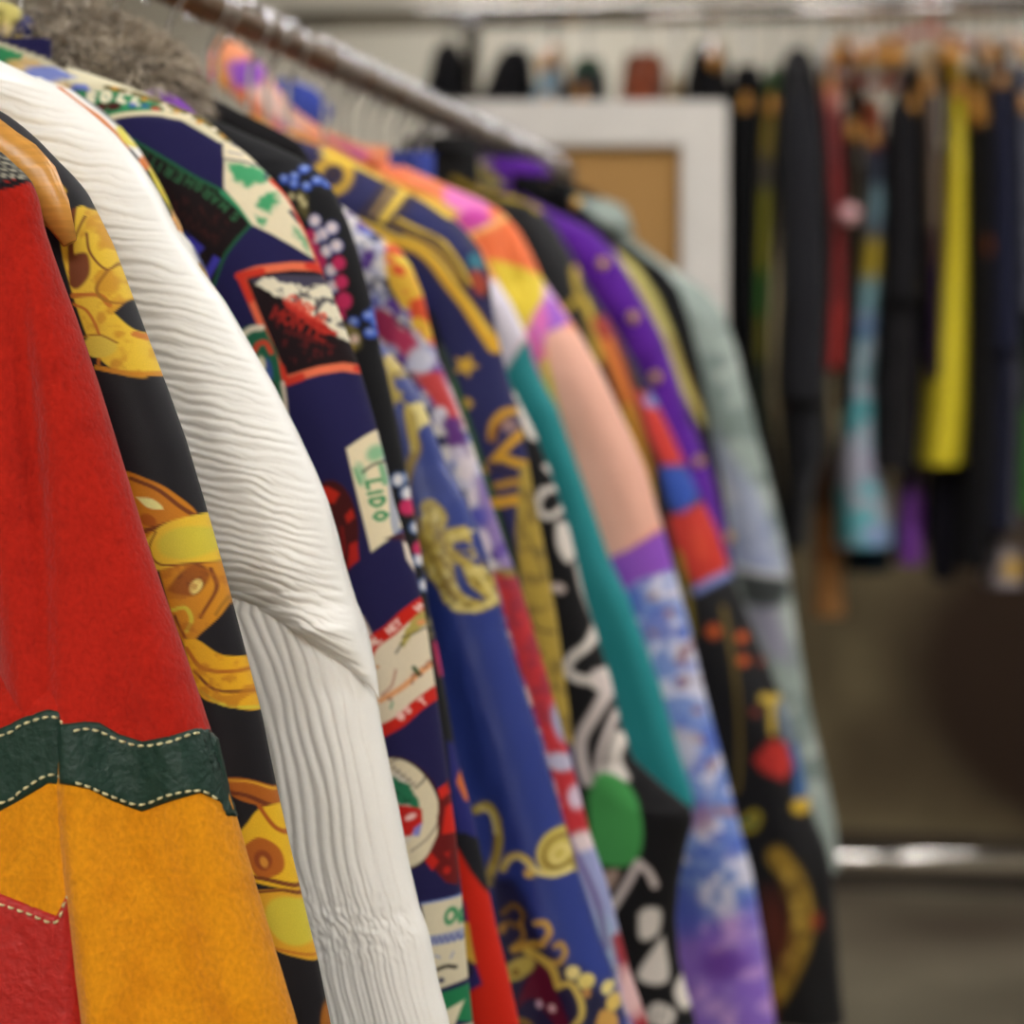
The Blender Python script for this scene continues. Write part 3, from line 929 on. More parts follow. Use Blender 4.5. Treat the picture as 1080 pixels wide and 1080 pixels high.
    p.poly([(424, 560), (440, 606), (436, 610), (426, 590), (421, 570)], (226, 212, 196)); p.stroke([(421, 562), (427, 555)], 4, (80, 60, 160)); p.poly([(406, 568), (424, 560), (430, 580), (420, 570)], (66, 30, 44))
    # red round
    p.ell(356, 556, 25, 50, (70, 22, 22), -6)
    p.poly([(330, 514), (350, 513), (362, 520), (356, 531), (334, 526)], (190, 40, 24)); p.poly([(367, 544), (374, 536), (377, 545), (370, 552)], (176, 38, 26)); p.poly([(372, 574), (380, 570), (382, 590), (370, 600)], (180, 36, 28)); p.stroke([(364, 556), (366, 580), (360, 600)], 3, (130, 26, 24))
    # banner patch
    p.poly([(380, 652), (386, 648), (396, 668), (392, 690), (388, 690)], (196, 176, 164)); p.poly([(384, 664), (391, 672), (390, 684), (386, 680)], (36, 100, 70))
    p.poly([(388, 694), (398, 670), (424, 652), (444, 630), (449, 644), (460, 722), (459, 736), (430, 752), (402, 776)], (224, 210, 184))
    p.stroke([(390, 689), (398, 676), (414, 664), (428, 650), (446, 634)], 14, (196, 36, 24)); p.stroke([(402, 772), (424, 760), (440, 745), (460, 728)], 13, (198, 38, 26))
    p.text('AL', 396, 681, 7, -32, 2, (238, 214, 200)); p.text('NET', 414, 668, 6.5, -42, 1.9, (238, 200, 190), sp=.9); p.text('M', 440, 645, 6, -48, 1.8, (238, 200, 190))
    p.ell(425, 754, 4, 5, (236, 190, 180), -30); p.text('T', 446, 744, 7, -40, 2, (240, 200, 190)); p.text('S', 432, 752, 7, -35, 2, (240, 200, 190))
    p.poly([(424, 680), (432, 656), (446, 642), (448, 658), (436, 668), (428, 684)], (176, 160, 84), rough=2); p.ell(441, 657, 3, 3, (222, 150, 96)); p.stroke([(426, 672), (436, 668), (446, 662)], 1.6, (40, 40, 30)); p.stroke([(420, 688), (426, 678)], 2, (70, 70, 60))
    p.stroke([(404, 738), (424, 726), (440, 712), (454, 698)], 6, (226, 160, 110)); p.stroke([(406, 732), (416, 722), (420, 706)], 2, (176, 110, 90)); p.stroke([(437, 704), (442, 712)], 4, (60, 84, 50)); p.stroke([(394, 706), (402, 702)], 3, (200, 130, 60)); p.stroke([(415, 746), (417, 740)], 2, (60, 150, 110))
    p.mottle((150, 90, 70), 4, .66, .05, 12, pts=[(404, 740), (454, 692), (456, 706), (408, 744)], al=.7)
    # round emblem
    p.ell(424, 856, 42, 60, (60, 24, 30), -12, soft=.8); p.ell(423, 856, 40, 58, (218, 206, 176), -12); p.ell(414, 852, 29, 42, (212, 204, 190), -12)
    p.poly([(400, 822), (418, 818), (434, 826), (444, 844), (447, 862), (436, 848), (424, 846), (410, 838)], (38, 112, 78), rough=2, soft=1.5); p.mottle((24, 62, 44), 5, .6, .06, 5, pts=[(404, 822), (434, 826), (446, 854), (420, 850)], al=.8)
    p.poly([(418, 848), (432, 848), (447, 852), (448, 866), (436, 880), (428, 880)], (190, 34, 28)); p.ell(436, 860, 6, 3, (236, 196, 190), -25); p.poly([(440, 872), (448, 866), (445, 880), (438, 880)], (130, 130, 200))
    p.stroke([(440, 830), (447, 824), (450, 818)], 1.8, (60, 40, 40)); p.stroke([(437, 896), (452, 884), (461, 870), (462, 860)], 1.3, (90, 60, 60)); p.stroke([(410, 806), (420, 800), (424, 798)], 1.5, (80, 60, 60))
    p.stroke([(416.0, 810.0), (418.7, 806.2), (421.3, 814.4), (424.0, 810.7), (426.7, 818.9), (429.3, 815.1), (432.0, 823.3), (434.7, 819.6), (437.3, 827.8), (440.0, 824.0)], 1.3, (110, 90, 86), cv=False)
    # red lattice
    p.poly([(462, 838), (470, 820), (476, 850), (481, 900), (480, 935), (470, 930), (452, 905), (462, 880)], (104, 24, 24))
    p.poly([(461, 833), (467, 828), (470, 838), (464, 844)], (206, 40, 26)); p.poly([(468, 852), (473, 848), (477, 880), (466, 880)], (204, 38, 24)); p.poly([(451, 906), (457, 898), (464, 908), (458, 917)], (190, 36, 26)); p.poly([(468, 900), (473, 898), (472, 906)], (170, 34, 26)); p.ell(471, 918, 3, 4, (180, 36, 26))
    # white label patch and green foot
    p.poly([(448, 951), (484, 946), (488, 990), (491, 1034), (464, 1041)], (214, 204, 176)); p.stroke([(448, 951), (484, 946)], 2, (120, 140, 200))
    p.ell(475, 966, 4, 7, (40, 140, 90), 10, ring=3); p.ell(485, 966, 3, 7, (40, 140, 90), 10, ring=3)
    p.stroke([(456, 990), (470, 989), (488, 986)], 11, (140, 150, 190), al=.8); p.stroke([(458.0, 994.0), (460.5, 985.9), (463.1, 993.8), (465.6, 985.7), (468.2, 993.6), (470.7, 985.5), (473.3, 993.5), (475.8, 985.4), (478.4, 993.3), (480.9, 985.2), (483.5, 993.1), (486.0, 985.0)], 1.5, (84, 98, 160), cv=False); p.stroke([(460, 1022), (472, 1018), (480, 1020)], 4, (40, 30, 30)); p.stroke([(462, 1006), (466, 1008)], 2, (140, 150, 190)); p.stroke([(478, 1004), (476, 1010)], 1.5, (140, 150, 190)); p.ell(468, 1032, 3, 3, (60, 60, 90))
    p.poly([(464, 1046), (492, 1040), (497, 1082), (470, 1070)], (34, 122, 78)); p.poly([(468, 1066), (488, 1056), (480, 1082), (474, 1082)], (220, 210, 180))
    p.poly([(464, 1082), (500, 1082), (520, 1300), (470, 1300)], CREAM)
    return p.c


sil = [(0, 44), (30, 54), (60, 65), (100, 79), (140, 93), (180, 109), (215, 124), (238, 144), (262, 164), (285, 186), (304, 208), (320, 238), (334, 272), (348, 304), (362, 340), (376, 378), (388, 418), (397, 449), (408, 492), (416, 530), (426, 562), (438, 602), (447, 640), (453, 680), (459, 722), (466, 770), (473, 820), (480, 872), (486, 930), (490, 985), (494, 1030), (499, 1080)]
D4 = 1.45
garment('travel_print_blouse', 'navy blouse printed with place name patches, one reading LIDO', 'blouse', D4, sil, p_travel, M['cotton'], h0=.018, res=.0008, rad=.03,
        group='garments on the front rail', fold=soft_folds(41, .003, 3))
HANG.append(('wooden hanger holding the navy travel print blouse', D4, 0))
GF = 'garments on the front rail'


def shift(p, du, dv=0):
    return [(u + du, v + dv) for u, v in p]


# ---- 4b blue and purple silk with gold scroll collar ------------------------------------------
def p_scroll(u, v):
    p = Paint(u, v, (40, 46, 108))
    p.poly([(110, 80), (150, 84), (180, 94), (215, 125), (230, 160), (150, 130)], (96, 40, 130), soft=6)
    p.ell(162, 95, 10, 5, (190, 170, 200), 30, soft=5); p.ell(185, 108, 16, 6, (130, 66, 176), 35, soft=4)
    p.ell(0, 22, 32, 20, (212, 200, 116)); p.stroke([(-8, 24), (4, 19), (20, 20), (28, 30), (24, 40)], 3, (130, 116, 50)); p.ell(17, 36, 9, 9, (220, 200, 140)); p.ell(17, 37, 5, 4, (226, 210, 190))
    p.stroke([(0, 42), (8, 32), (16, 28)], 3, (150, 130, 60)); p.ell(32, 43, 4, 3, (180, 160, 80))
    return p.c


sil = [(40, 52), (60, 64), (100, 76), (150, 86), (182, 98), (206, 118), (226, 150), (250, 200), (290, 290), (330, 380), (366, 480), (400, 580), (424, 680), (440, 800), (450, 900), (460, 1080)]
sp, org, Y, fr, ft, zt = garment('scroll_print_shirt', 'blue and purple silk shirt with a gold scroll on its collar', 'shirt', 1.49, sil, p_scroll, M['silk'], h0=.014, res=.002, rad=.02, group=GF)
band(sp, org, Y - .014, [(-90, 0), (-50, 10), (-20, 20), (6, 26), (24, 36), (33, 50)], [.012, .014, .015, .014, .012, .006], p_scroll, M['silk'], thick=.012, lean=0)
HANG.append(('wooden hanger holding the blue and purple scroll print shirt', 1.49, 0))


# ---- 5 black beaded blouse --------------------------------------------------------------------
def p_bead(u, v):
    p = Paint(u, v, (30, 30, 33))
    B1, B2, PK, WH = (62, 96, 196), (150, 170, 226), (204, 50, 100), (226, 212, 216)
    p.stroke([(338, 178), (360, 200), (376, 238), (386, 280), (388, 310)], 2, (60, 60, 62), al=.5)
    p.poly([(318, 200), (326, 206), (330, 238), (318, 222)], (90, 84, 50), rough=3)
    for (x, y) in [(303, 190), (313, 195), (313, 187), (320, 178), (325, 197), (333, 190), (342, 192)]:
        p.ell(x, y, 4.4, 4.8, B1); p.ell(x - .5, y - 1.5, 2.6, 2.2, B2)
    for (x, y) in [(311, 208), (320, 210), (324, 216)]:
        p.ell(x, y, 2.6, 3.4, (214, 200, 150))
    for (x, y) in [(335, 234), (343, 248), (351, 241), (347, 266), (356, 260), (352, 286), (354, 303), (336, 252)]:
        p.ell(x, y, 6, 7.5, (56, 80, 170)); p.ell(x, y - .5, 5, 6, WH)
    for (x, y, r) in [(330, 250, 6), (334, 264, 6), (340, 277, 7), (359, 278, 6), (362, 298, 6), (365, 318, 7.5), (363, 333, 4)]:
        p.ell(x, y, r, r * 1.25, PK)
    for (x, y) in [(375, 340), (387, 333), (389, 351), (394, 340), (392, 326), (398, 322)]:
        p.ell(x, y, 5, 5.5, B1); p.ell(x - .5, y - 1.5, 2.8, 2.4, B2)
    p.ell(374, 355, 7, 14, (120, 110, 60), -20, soft=2); p.ell(376, 358, 4, 5, (224, 196, 180)); p.ell(372, 368, 4, 6, (190, 160, 60))
    for (x, y) in [(419, 506), (428, 502), (427, 520), (436, 556), (445, 617), (440, 590)]:
        p.ell(x, y, 6, 7.5, (70, 110, 170)); p.ell(x, y, 4, 6, (226, 224, 226))
    for (x, y, r) in [(428, 535, 6.5), (434, 524, 5), (440, 578, 6), (449, 610, 4)]:
        p.ell(x, y, r, r * 1.3, PK)
    p.mottle((110, 104, 76), 5, .56, .06, 4, pts=[(444, 632), (456, 632), (464, 676), (450, 676)]); p.ell(458, 662, 4, 5, (210, 206, 196)); p.ell(452, 622, 4, 4, (100, 150, 210))
    p.poly([(454, 678), (464, 674), (471, 712), (466, 716), (461, 714)], (206, 54, 104))
    p.mottle((120, 114, 80), 5, .5, .06, 5, pts=[(464, 722), (474, 722), (478, 752), (470, 754)]); p.ell(473, 748, 3.5, 4, (216, 214, 200))
    p.poly([(470, 782), (480, 790), (486, 830), (503, 878), (500, 890), (484, 878), (478, 850)], (38, 40, 108)); p.poly([(482, 795), (492, 822), (498, 852), (488, 846), (480, 826)], (206, 108, 44))
    p.poly([(476, 878), (490, 878), (504, 890), (514, 925), (500, 920)], (26, 26, 32))
    p.poly([(474, 880), (485, 895), (496, 918), (512, 945), (524, 980), (535, 1022), (548, 1085), (600, 1400), (470, 1400), (480, 1000)], (200, 36, 18), soft=1.5)
    p.poly([(484, 946), (492, 950), (496, 975), (504, 1015), (511, 1036), (492, 1046), (480, 1040)], (44, 38, 96)); p.poly([(486, 968), (496, 972), (500, 996), (504, 1014), (496, 1016), (488, 1000)], (214, 170, 60)); p.ell(497, 1020, 5, 10, (40, 34, 50))
    p.stroke([(478, 890), (484, 930), (486, 960)], 4, (90, 84, 90))
    return p.c


sil = [(232, 128), (262, 142), (290, 154), (316, 166), (338, 182), (354, 204), (368, 236), (380, 272), (389, 306), (395, 330), (402, 370), (412, 412), (420, 452), (432, 515), (443, 578), (452, 640), (463, 690), (472, 742), (482, 800), (500, 864), (514, 930), (524, 980), (535, 1022), (548, 1080)]
garment('beaded_blouse', 'black blouse with blue and pink bead print and red lower panel', 'blouse', 1.54, sil, p_bead, M['cotton'], h0=.018, res=.0012, rad=.03, group=GF, fold=soft_folds(51, .003))
HANG.append(('wooden hanger holding the black bead print blouse', 1.54, 0))

# ---- 5b black jacket and grey fur stole -------------------------------------------------------
D5b = 1.585
sil = [(228, 104), (240, 112), (270, 126), (300, 141), (318, 152), (330, 176), (350, 215), (372, 290), (394, 380), (420, 480), (436, 560), (450, 640), (464, 720), (478, 800), (496, 880), (510, 940), (530, 1080)]
garment('black_jacket', 'plain black jacket whose shoulder edge shows behind the bead print blouse', 'jacket', D5b, sil, flat((22, 20, 22)), M['dark'], h0=.014, res=.002, rad=.018, group=GF)
HANG.append(('wooden hanger holding the plain black jacket', D5b, 0))
Df = 1.525
org = np.array([XR, Yof(Df), float(P(100, 84, Yof(Df))[1])])
fc = thing('fur_stole', 'thick grey fur stole hung behind the navy travel print blouse', 'stole', tuple(org), GF)
n, mm = 90, 26
th = np.linspace(0, 2 * math.pi, n, endpoint=False)
ax, ay = .078, .034
cz = .000
cen = np.stack([ax * np.cos(th), ay * np.sin(th) - .01, cz - .42 * np.maximum(np.abs(ax * np.cos(th)) - .02, 0) + .012 * np.sin(th)], -1)
nrm = np.stack([np.cos(th) * ay, np.sin(th) * ax, 0 * th], -1); nrm /= np.linalg.norm(nrm, axis=1)[:, None]
ph = np.linspace(0, 2 * math.pi, mm, endpoint=False)
V = cen[:, None, :] + nrm[:, None, :] * (.028 * np.cos(ph))[None, :, None] + np.array([0, 0, 1.0])[None, None, :] * (.040 * np.sin(ph))[None, :, None]
V = V.reshape(-1, 3)
q = [tuple(t) for t in ring_quads(n, mm)] + [((n - 1) * mm + k, k, (k + 1) % mm, (n - 1) * mm + (k + 1) % mm) for k in range(mm)]
base = link_mesh('pelt', V, q, M['fur'], fc, (0, 0, 0), np.tile(lin((96, 86, 74)), (len(V), 1)))
# the pile
ns = 20000
a_ = rng.uniform(0, 2 * math.pi, ns); b_ = rng.uniform(0, 2 * math.pi, ns)
ca = np.stack([ax * np.cos(a_), ay * np.sin(a_) - .01, cz - .42 * np.maximum(np.abs(ax * np.cos(a_)) - .02, 0) + .012 * np.sin(a_)], -1)
na = np.stack([np.cos(a_) * ay, np.sin(a_) * ax, 0 * a_], -1); na /= np.linalg.norm(na, axis=1)[:, None]
out = na * np.cos(b_)[:, None] + np.array([0, 0, 1.0]) * np.sin(b_)[:, None]
p0 = ca + na * (.027 * np.cos(b_))[:, None] + np.array([0, 0, 1.0]) * (.039 * np.sin(b_))[:, None]
cl = np.stack([vnoise(a_ * 14, b_ * 5, 3) - .5, vnoise(a_ * 14, b_ * 5, 4) - .5, vnoise(a_ * 14, b_ * 5, 5) - .75], -1)
d_ = out + cl * 2.2 + rng.normal(0, .22, (ns, 3)) + np.array([.25, 0, -.25]); d_ /= np.linalg.norm(d_, axis=1)[:, None]
ln = rng.uniform(.010, .022, ns)[:, None]
sd = np.cross(d_, rng.normal(0, 1, (ns, 3))); sd /= np.linalg.norm(sd, axis=1)[:, None]
wd = rng.uniform(.00035, .0007, ns)[:, None]
p1 = p0 + d_ * ln * .55; p2 = p0 + d_ * ln + np.array([0, 0, -1]) * ln * .25
V = np.stack([p0 - sd * wd, p0 + sd * wd, p1 - sd * wd * .8, p1 + sd * wd * .8, p2 - sd * wd * .15, p2 + sd * wd * .15], 1).reshape(-1, 3)
i6 = (np.arange(ns) * 6)[:, None]
Q = np.concatenate([i6 + np.array([[0, 1, 3, 2]]), i6 + np.array([[2, 3, 5, 4]])])
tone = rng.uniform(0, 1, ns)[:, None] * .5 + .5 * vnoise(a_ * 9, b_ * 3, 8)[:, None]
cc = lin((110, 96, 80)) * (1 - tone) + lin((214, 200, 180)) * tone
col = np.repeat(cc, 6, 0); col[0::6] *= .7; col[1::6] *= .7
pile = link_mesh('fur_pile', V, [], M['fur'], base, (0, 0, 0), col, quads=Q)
pile['kind'] = 'stuff'


# ---- 6 royal blue baroque satin shirt ---------------------------------------------------------
def p_baroque(u, v):
    p = Paint(u, v, (40, 57, 132)); p.sm = True
    G, GD, GP, DK = (190, 166, 76), (122, 96, 36), (220, 204, 130), (24, 26, 62)
    p.poly([(395, 420), (420, 440), (432, 520), (440, 600), (460, 700), (480, 790), (500, 870), (516, 920), (470, 900), (430, 700), (400, 500)], DK, soft=4)
    p.poly([(402, 376), (412, 366), (424, 378), (436, 392), (448, 402), (456, 420), (452, 436), (444, 444), (436, 430), (424, 424), (412, 408)], G, rough=3)
    p.mottle((132, 110, 50), 6, .52, .06, 6, pts=[(402, 376), (424, 378), (456, 420), (444, 450), (424, 424)], al=.8)
    p.poly([(414, 400), (430, 398), (440, 410), (444, 422), (432, 426), (422, 418)], (42, 56, 128)); p.poly([(410, 408), (424, 414), (420, 424), (414, 432)], G, rough=2)
    p.poly([(428, 428), (440, 424), (452, 430), (454, 440), (444, 450), (436, 460)], GP, rough=2)
    p.stroke([(432, 438), (436, 458), (440, 474), (434, 494), (432, 520), (440, 548), (446, 570)], 10, (142, 116, 44)); p.stroke([(430, 432), (436, 456), (438, 474)], 7, G); p.stroke([(432, 500), (436, 530), (444, 566)], 6, GD)
    p.stroke([(461, 458), (466, 470), (474, 482), (480, 490)], 7, (204, 178, 100))
    p.stroke([(456, 535), (464, 545), (462, 560), (456, 574)], 18, (170, 148, 70)); p.poly([(448, 546), (460, 530), (472, 544), (472, 558), (490, 556), (496, 574), (486, 570), (480, 578), (500, 594), (516, 610), (524, 630), (516, 642), (494, 645), (480, 640), (466, 618), (452, 596)], G, rough=2.5)
    p.mottle((138, 114, 48), 7, .52, .06, 4, pts=[(448, 546), (460, 530), (472, 558), (496, 574), (524, 630), (494, 645), (466, 618), (452, 596)], al=.8); p.mottle((222, 206, 130), 6, .62, .05, 14, pts=[(448, 546), (460, 530), (472, 558), (496, 574), (524, 630), (494, 645), (466, 618), (452, 596)], al=.8)
    p.poly([(482, 592), (490, 598), (498, 616), (512, 632), (500, 630), (488, 618)], (40, 56, 126)); p.stroke([(452, 570), (470, 606), (486, 634)], 3, GD); p.stroke([(466, 560), (474, 580), (484, 590)], 2, GD); p.stroke([(484, 640), (504, 642), (520, 632)], 4, GP)
    p.stroke([(496, 560), (480, 568)], 3, GP); p.stroke([(500, 598), (512, 618), (518, 630)], 3, GP)
    # lower scrolls
    p.stroke([(506, 852), (518, 848), (527, 860), (530, 880), (528, 896), (522, 916), (520, 928)], 10, (168, 148, 66)); p.stroke([(510, 850), (522, 856), (527, 876)], 4, GP); p.stroke([(526, 880), (524, 908)], 3, GD)
    p.stroke([(534, 914), (542, 902), (554, 900), (564, 908), (566, 918)], 8, G); p.stroke([(538, 908), (550, 900), (562, 908)], 3, GP); p.ell(562, 918, 5, 5, (206, 170, 90))
    p.ell(590, 896, 20, 24, (196, 176, 84), 15); p.ell(590, 898, 13, 16, GD, 15, ring=3); p.ell(590, 900, 6, 8, GP, 15, ring=3); p.stroke([(566, 912), (576, 918), (590, 920), (604, 916)], 6, GP)
    p.stroke([(600, 908), (612, 930), (624, 960), (632, 988)], 5, (150, 130, 60))
    p.poly([(520, 922), (545, 925), (560, 950), (575, 985), (600, 1010), (625, 1030), (650, 1080), (540, 1080), (530, 1000)], DK, soft=8)
    p.stroke([(534, 960), (546, 952), (556, 962), (550, 974), (540, 970)], 6, (104, 76, 30)); p.ell(534, 976, 4, 6, (160, 120, 50), 20); p.stroke([(552, 970), (556, 984), (548, 994)], 5, (140, 106, 44))
    p.stroke([(546, 998), (560, 994), (576, 992)], 9, (168, 134, 54)); p.stroke([(570, 970), (580, 970), (584, 980), (578, 990)], 7, (196, 156, 74)); p.stroke([(576, 1008), (592, 1012), (600, 1002), (596, 992), (590, 994)], 6, (178, 140, 62)); p.stroke([(560, 1000), (576, 1008), (588, 1020), (592, 1036)], 9, G)
    p.poly([(538, 1014), (556, 1006), (568, 1012), (560, 1024), (542, 1032)], (180, 164, 80), rough=2); p.ell(548, 1022, 4, 4, GD)
    p.poly([(572, 1012), (582, 1020), (592, 1045), (606, 1082), (592, 1082), (566, 1050), (548, 1060), (560, 1030)], (88, 14, 44)); p.ell(572, 1056, 3, 4, (200, 170, 190)); p.ell(586, 1060, 4, 4, (220, 180, 190))
    p.stroke([(592, 1036), (606, 1034), (616, 1050), (618, 1066), (610, 1078)], 6, (200, 176, 84)); p.ell(608, 1022, 7, 7, GP); p.ell(621, 1032, 8, 8, (214, 196, 110)); p.ell(622, 1044, 4, 5, (180, 130, 70)); p.ell(640, 1042, 5, 7, GP); p.ell(646, 1058, 6, 9, (214, 184, 96)); p.poly([(630, 1082), (636, 1064), (648, 1070), (650, 1084)], (196, 150, 76))
    p.stroke([(536, 1070), (560, 1076), (570, 1100)], 7, (130, 100, 40))
    for k in range(8):
        p.stroke([(520 + 14 * k, 1110 + 20 * (k % 2)), (540 + 14 * k, 1140), (526 + 14 * k, 1190)], 7, G)
    return p.c


sil = [(200, 110), (240, 130), (290, 160), (330, 200), (358, 250), (380, 310), (400, 360), (424, 386), (440, 412), (452, 440), (470, 487), (491, 527), (506, 563), (519, 603), (532, 660), (550, 718), (570, 780), (590, 850), (612, 925), (632, 987), (646, 1022), (662, 1080)]


def blue_folds(X, Z, S):
    u, v = UV(X, Z, Yof(1.63))
    return .006 * (np.sin((u - .30 * v) / 15.0) * .5 + .5) * smooth(480, 650, v) + .004 * (fbm(u / 40, v / 90, 3) - .5)


garment('baroque_shirt', 'royal blue satin shirt with gold scrollwork on the sleeve', 'shirt', 1.63, sil, p_baroque, M['satin'], h0=.022, res=.0013, rad=.035, group=GF, fold=blue_folds)
HANG.append(('wooden hanger holding the royal blue baroque shirt', 1.63, 0))


# ---- 7 floral blouse --------------------------------------------------------------------------
def p_floral(u, v):
    p = Paint(u, v, (196, 196, 214))
    p.mottle((110, 122, 190), 16, .5, .06, 3); p.mottle((90, 50, 140), 14, .6, .05, 7); p.mottle((232, 226, 220), 10, .6, .05, 9); p.mottle((40, 46, 80), 12, .68, .04, 12)
    p.poly([(404, 250), (424, 258), (442, 290), (456, 340), (466, 380), (440, 350), (424, 310), (410, 285)], (214, 74, 28), soft=3)
    p.mottle((224, 176, 50), 11, .5, .06, 5, pts=[(400, 250), (426, 258), (456, 330), (462, 372), (438, 350), (412, 300)]); p.ell(421, 263, 12, 7, (216, 60, 34), 25); p.ell(424, 275, 10, 5, (222, 190, 60), 20)
    p.ell(410, 345, 12, 22, (160, 40, 80), -30, soft=2); p.ell(430, 362, 10, 18, (190, 50, 90), -30, soft=3); p.poly([(436, 392), (462, 392), (476, 424), (486, 450), (470, 446), (458, 424)], (196, 60, 60), soft=3)
    p.ell(444, 380, 12, 14, (206, 206, 222), 0, soft=4); p.ell(465, 438, 7, 9, (216, 212, 224)); p.poly([(468, 440), (482, 440), (496, 486), (486, 480), (474, 470)], (92, 40, 120), soft=3)
    for k in range(9):
        p.ell(484 + 4.6 * k + 3 * (k % 2), 478 + 11 * k, 7, 8, (218, 206, 214) if k % 3 else (200, 190, 210), soft=2.5)
    p.poly([(500, 500), (512, 510), (540, 590), (545, 606), (526, 600), (508, 560)], (94, 56, 150), soft=4, al=.8); p.ell(512, 572, 5, 14, (220, 206, 220), -15, soft=2); p.ell(504, 545, 8, 12, (80, 80, 170), -15, soft=4)
    p.poly([(520, 602), (545, 602), (562, 650), (584, 722), (610, 812), (628, 880), (640, 910), (600, 880), (574, 780), (548, 700)], (190, 44, 52), soft=2)
    p.mottle((140, 40, 60), 14, .58, .06, 5, pts=[(520, 602), (545, 602), (600, 780), (570, 760)], al=.7); p.ell(536, 604, 14, 5, (130, 110, 60), 10, soft=3)
    p.ell(588, 764, 6, 20, (160, 164, 196), -15, soft=3); p.ell(590, 804, 14, 9, (186, 182, 206), 20, soft=3); p.ell(606, 842, 7, 12, (210, 190, 210), -10, soft=3); p.ell(612, 895, 13, 17, (222, 204, 206), 0, soft=3)
    p.poly([(604, 900), (628, 895), (646, 960), (650, 1010), (636, 1000), (618, 950)], (150, 156, 200), soft=4); p.ell(640, 990, 8, 30, (150, 170, 200), -15, soft=4)
    p.poly([(644, 990), (656, 980), (690, 1090), (670, 1090)], (150, 36, 48), soft=4); p.ell(664, 1048, 8, 26, (220, 180, 180), -15, soft=4); p.stroke([(600, 880), (630, 950), (640, 1000)], 5, (96, 60, 130), al=.7)
    return p.c


sil = [(300, 180), (340, 204), (372, 226), (396, 246), (418, 258), (434, 280), (446, 310), (454, 345), (462, 378), (476, 408), (492, 450), (506, 492), (520, 537), (534, 578), (544, 604), (558, 648), (580, 722), (607, 820), (622, 878), (640, 930), (650, 968), (664, 1022), (684, 1080)]
garment('floral_blouse', 'lavender and red floral blouse squeezed behind the royal blue sleeve', 'blouse', 1.72, sil, p_floral, M['silk'], h0=.022, res=.0016, rad=.03, group=GF)
HANG.append(('wooden hanger holding the lavender and red floral blouse', 1.72, 0))


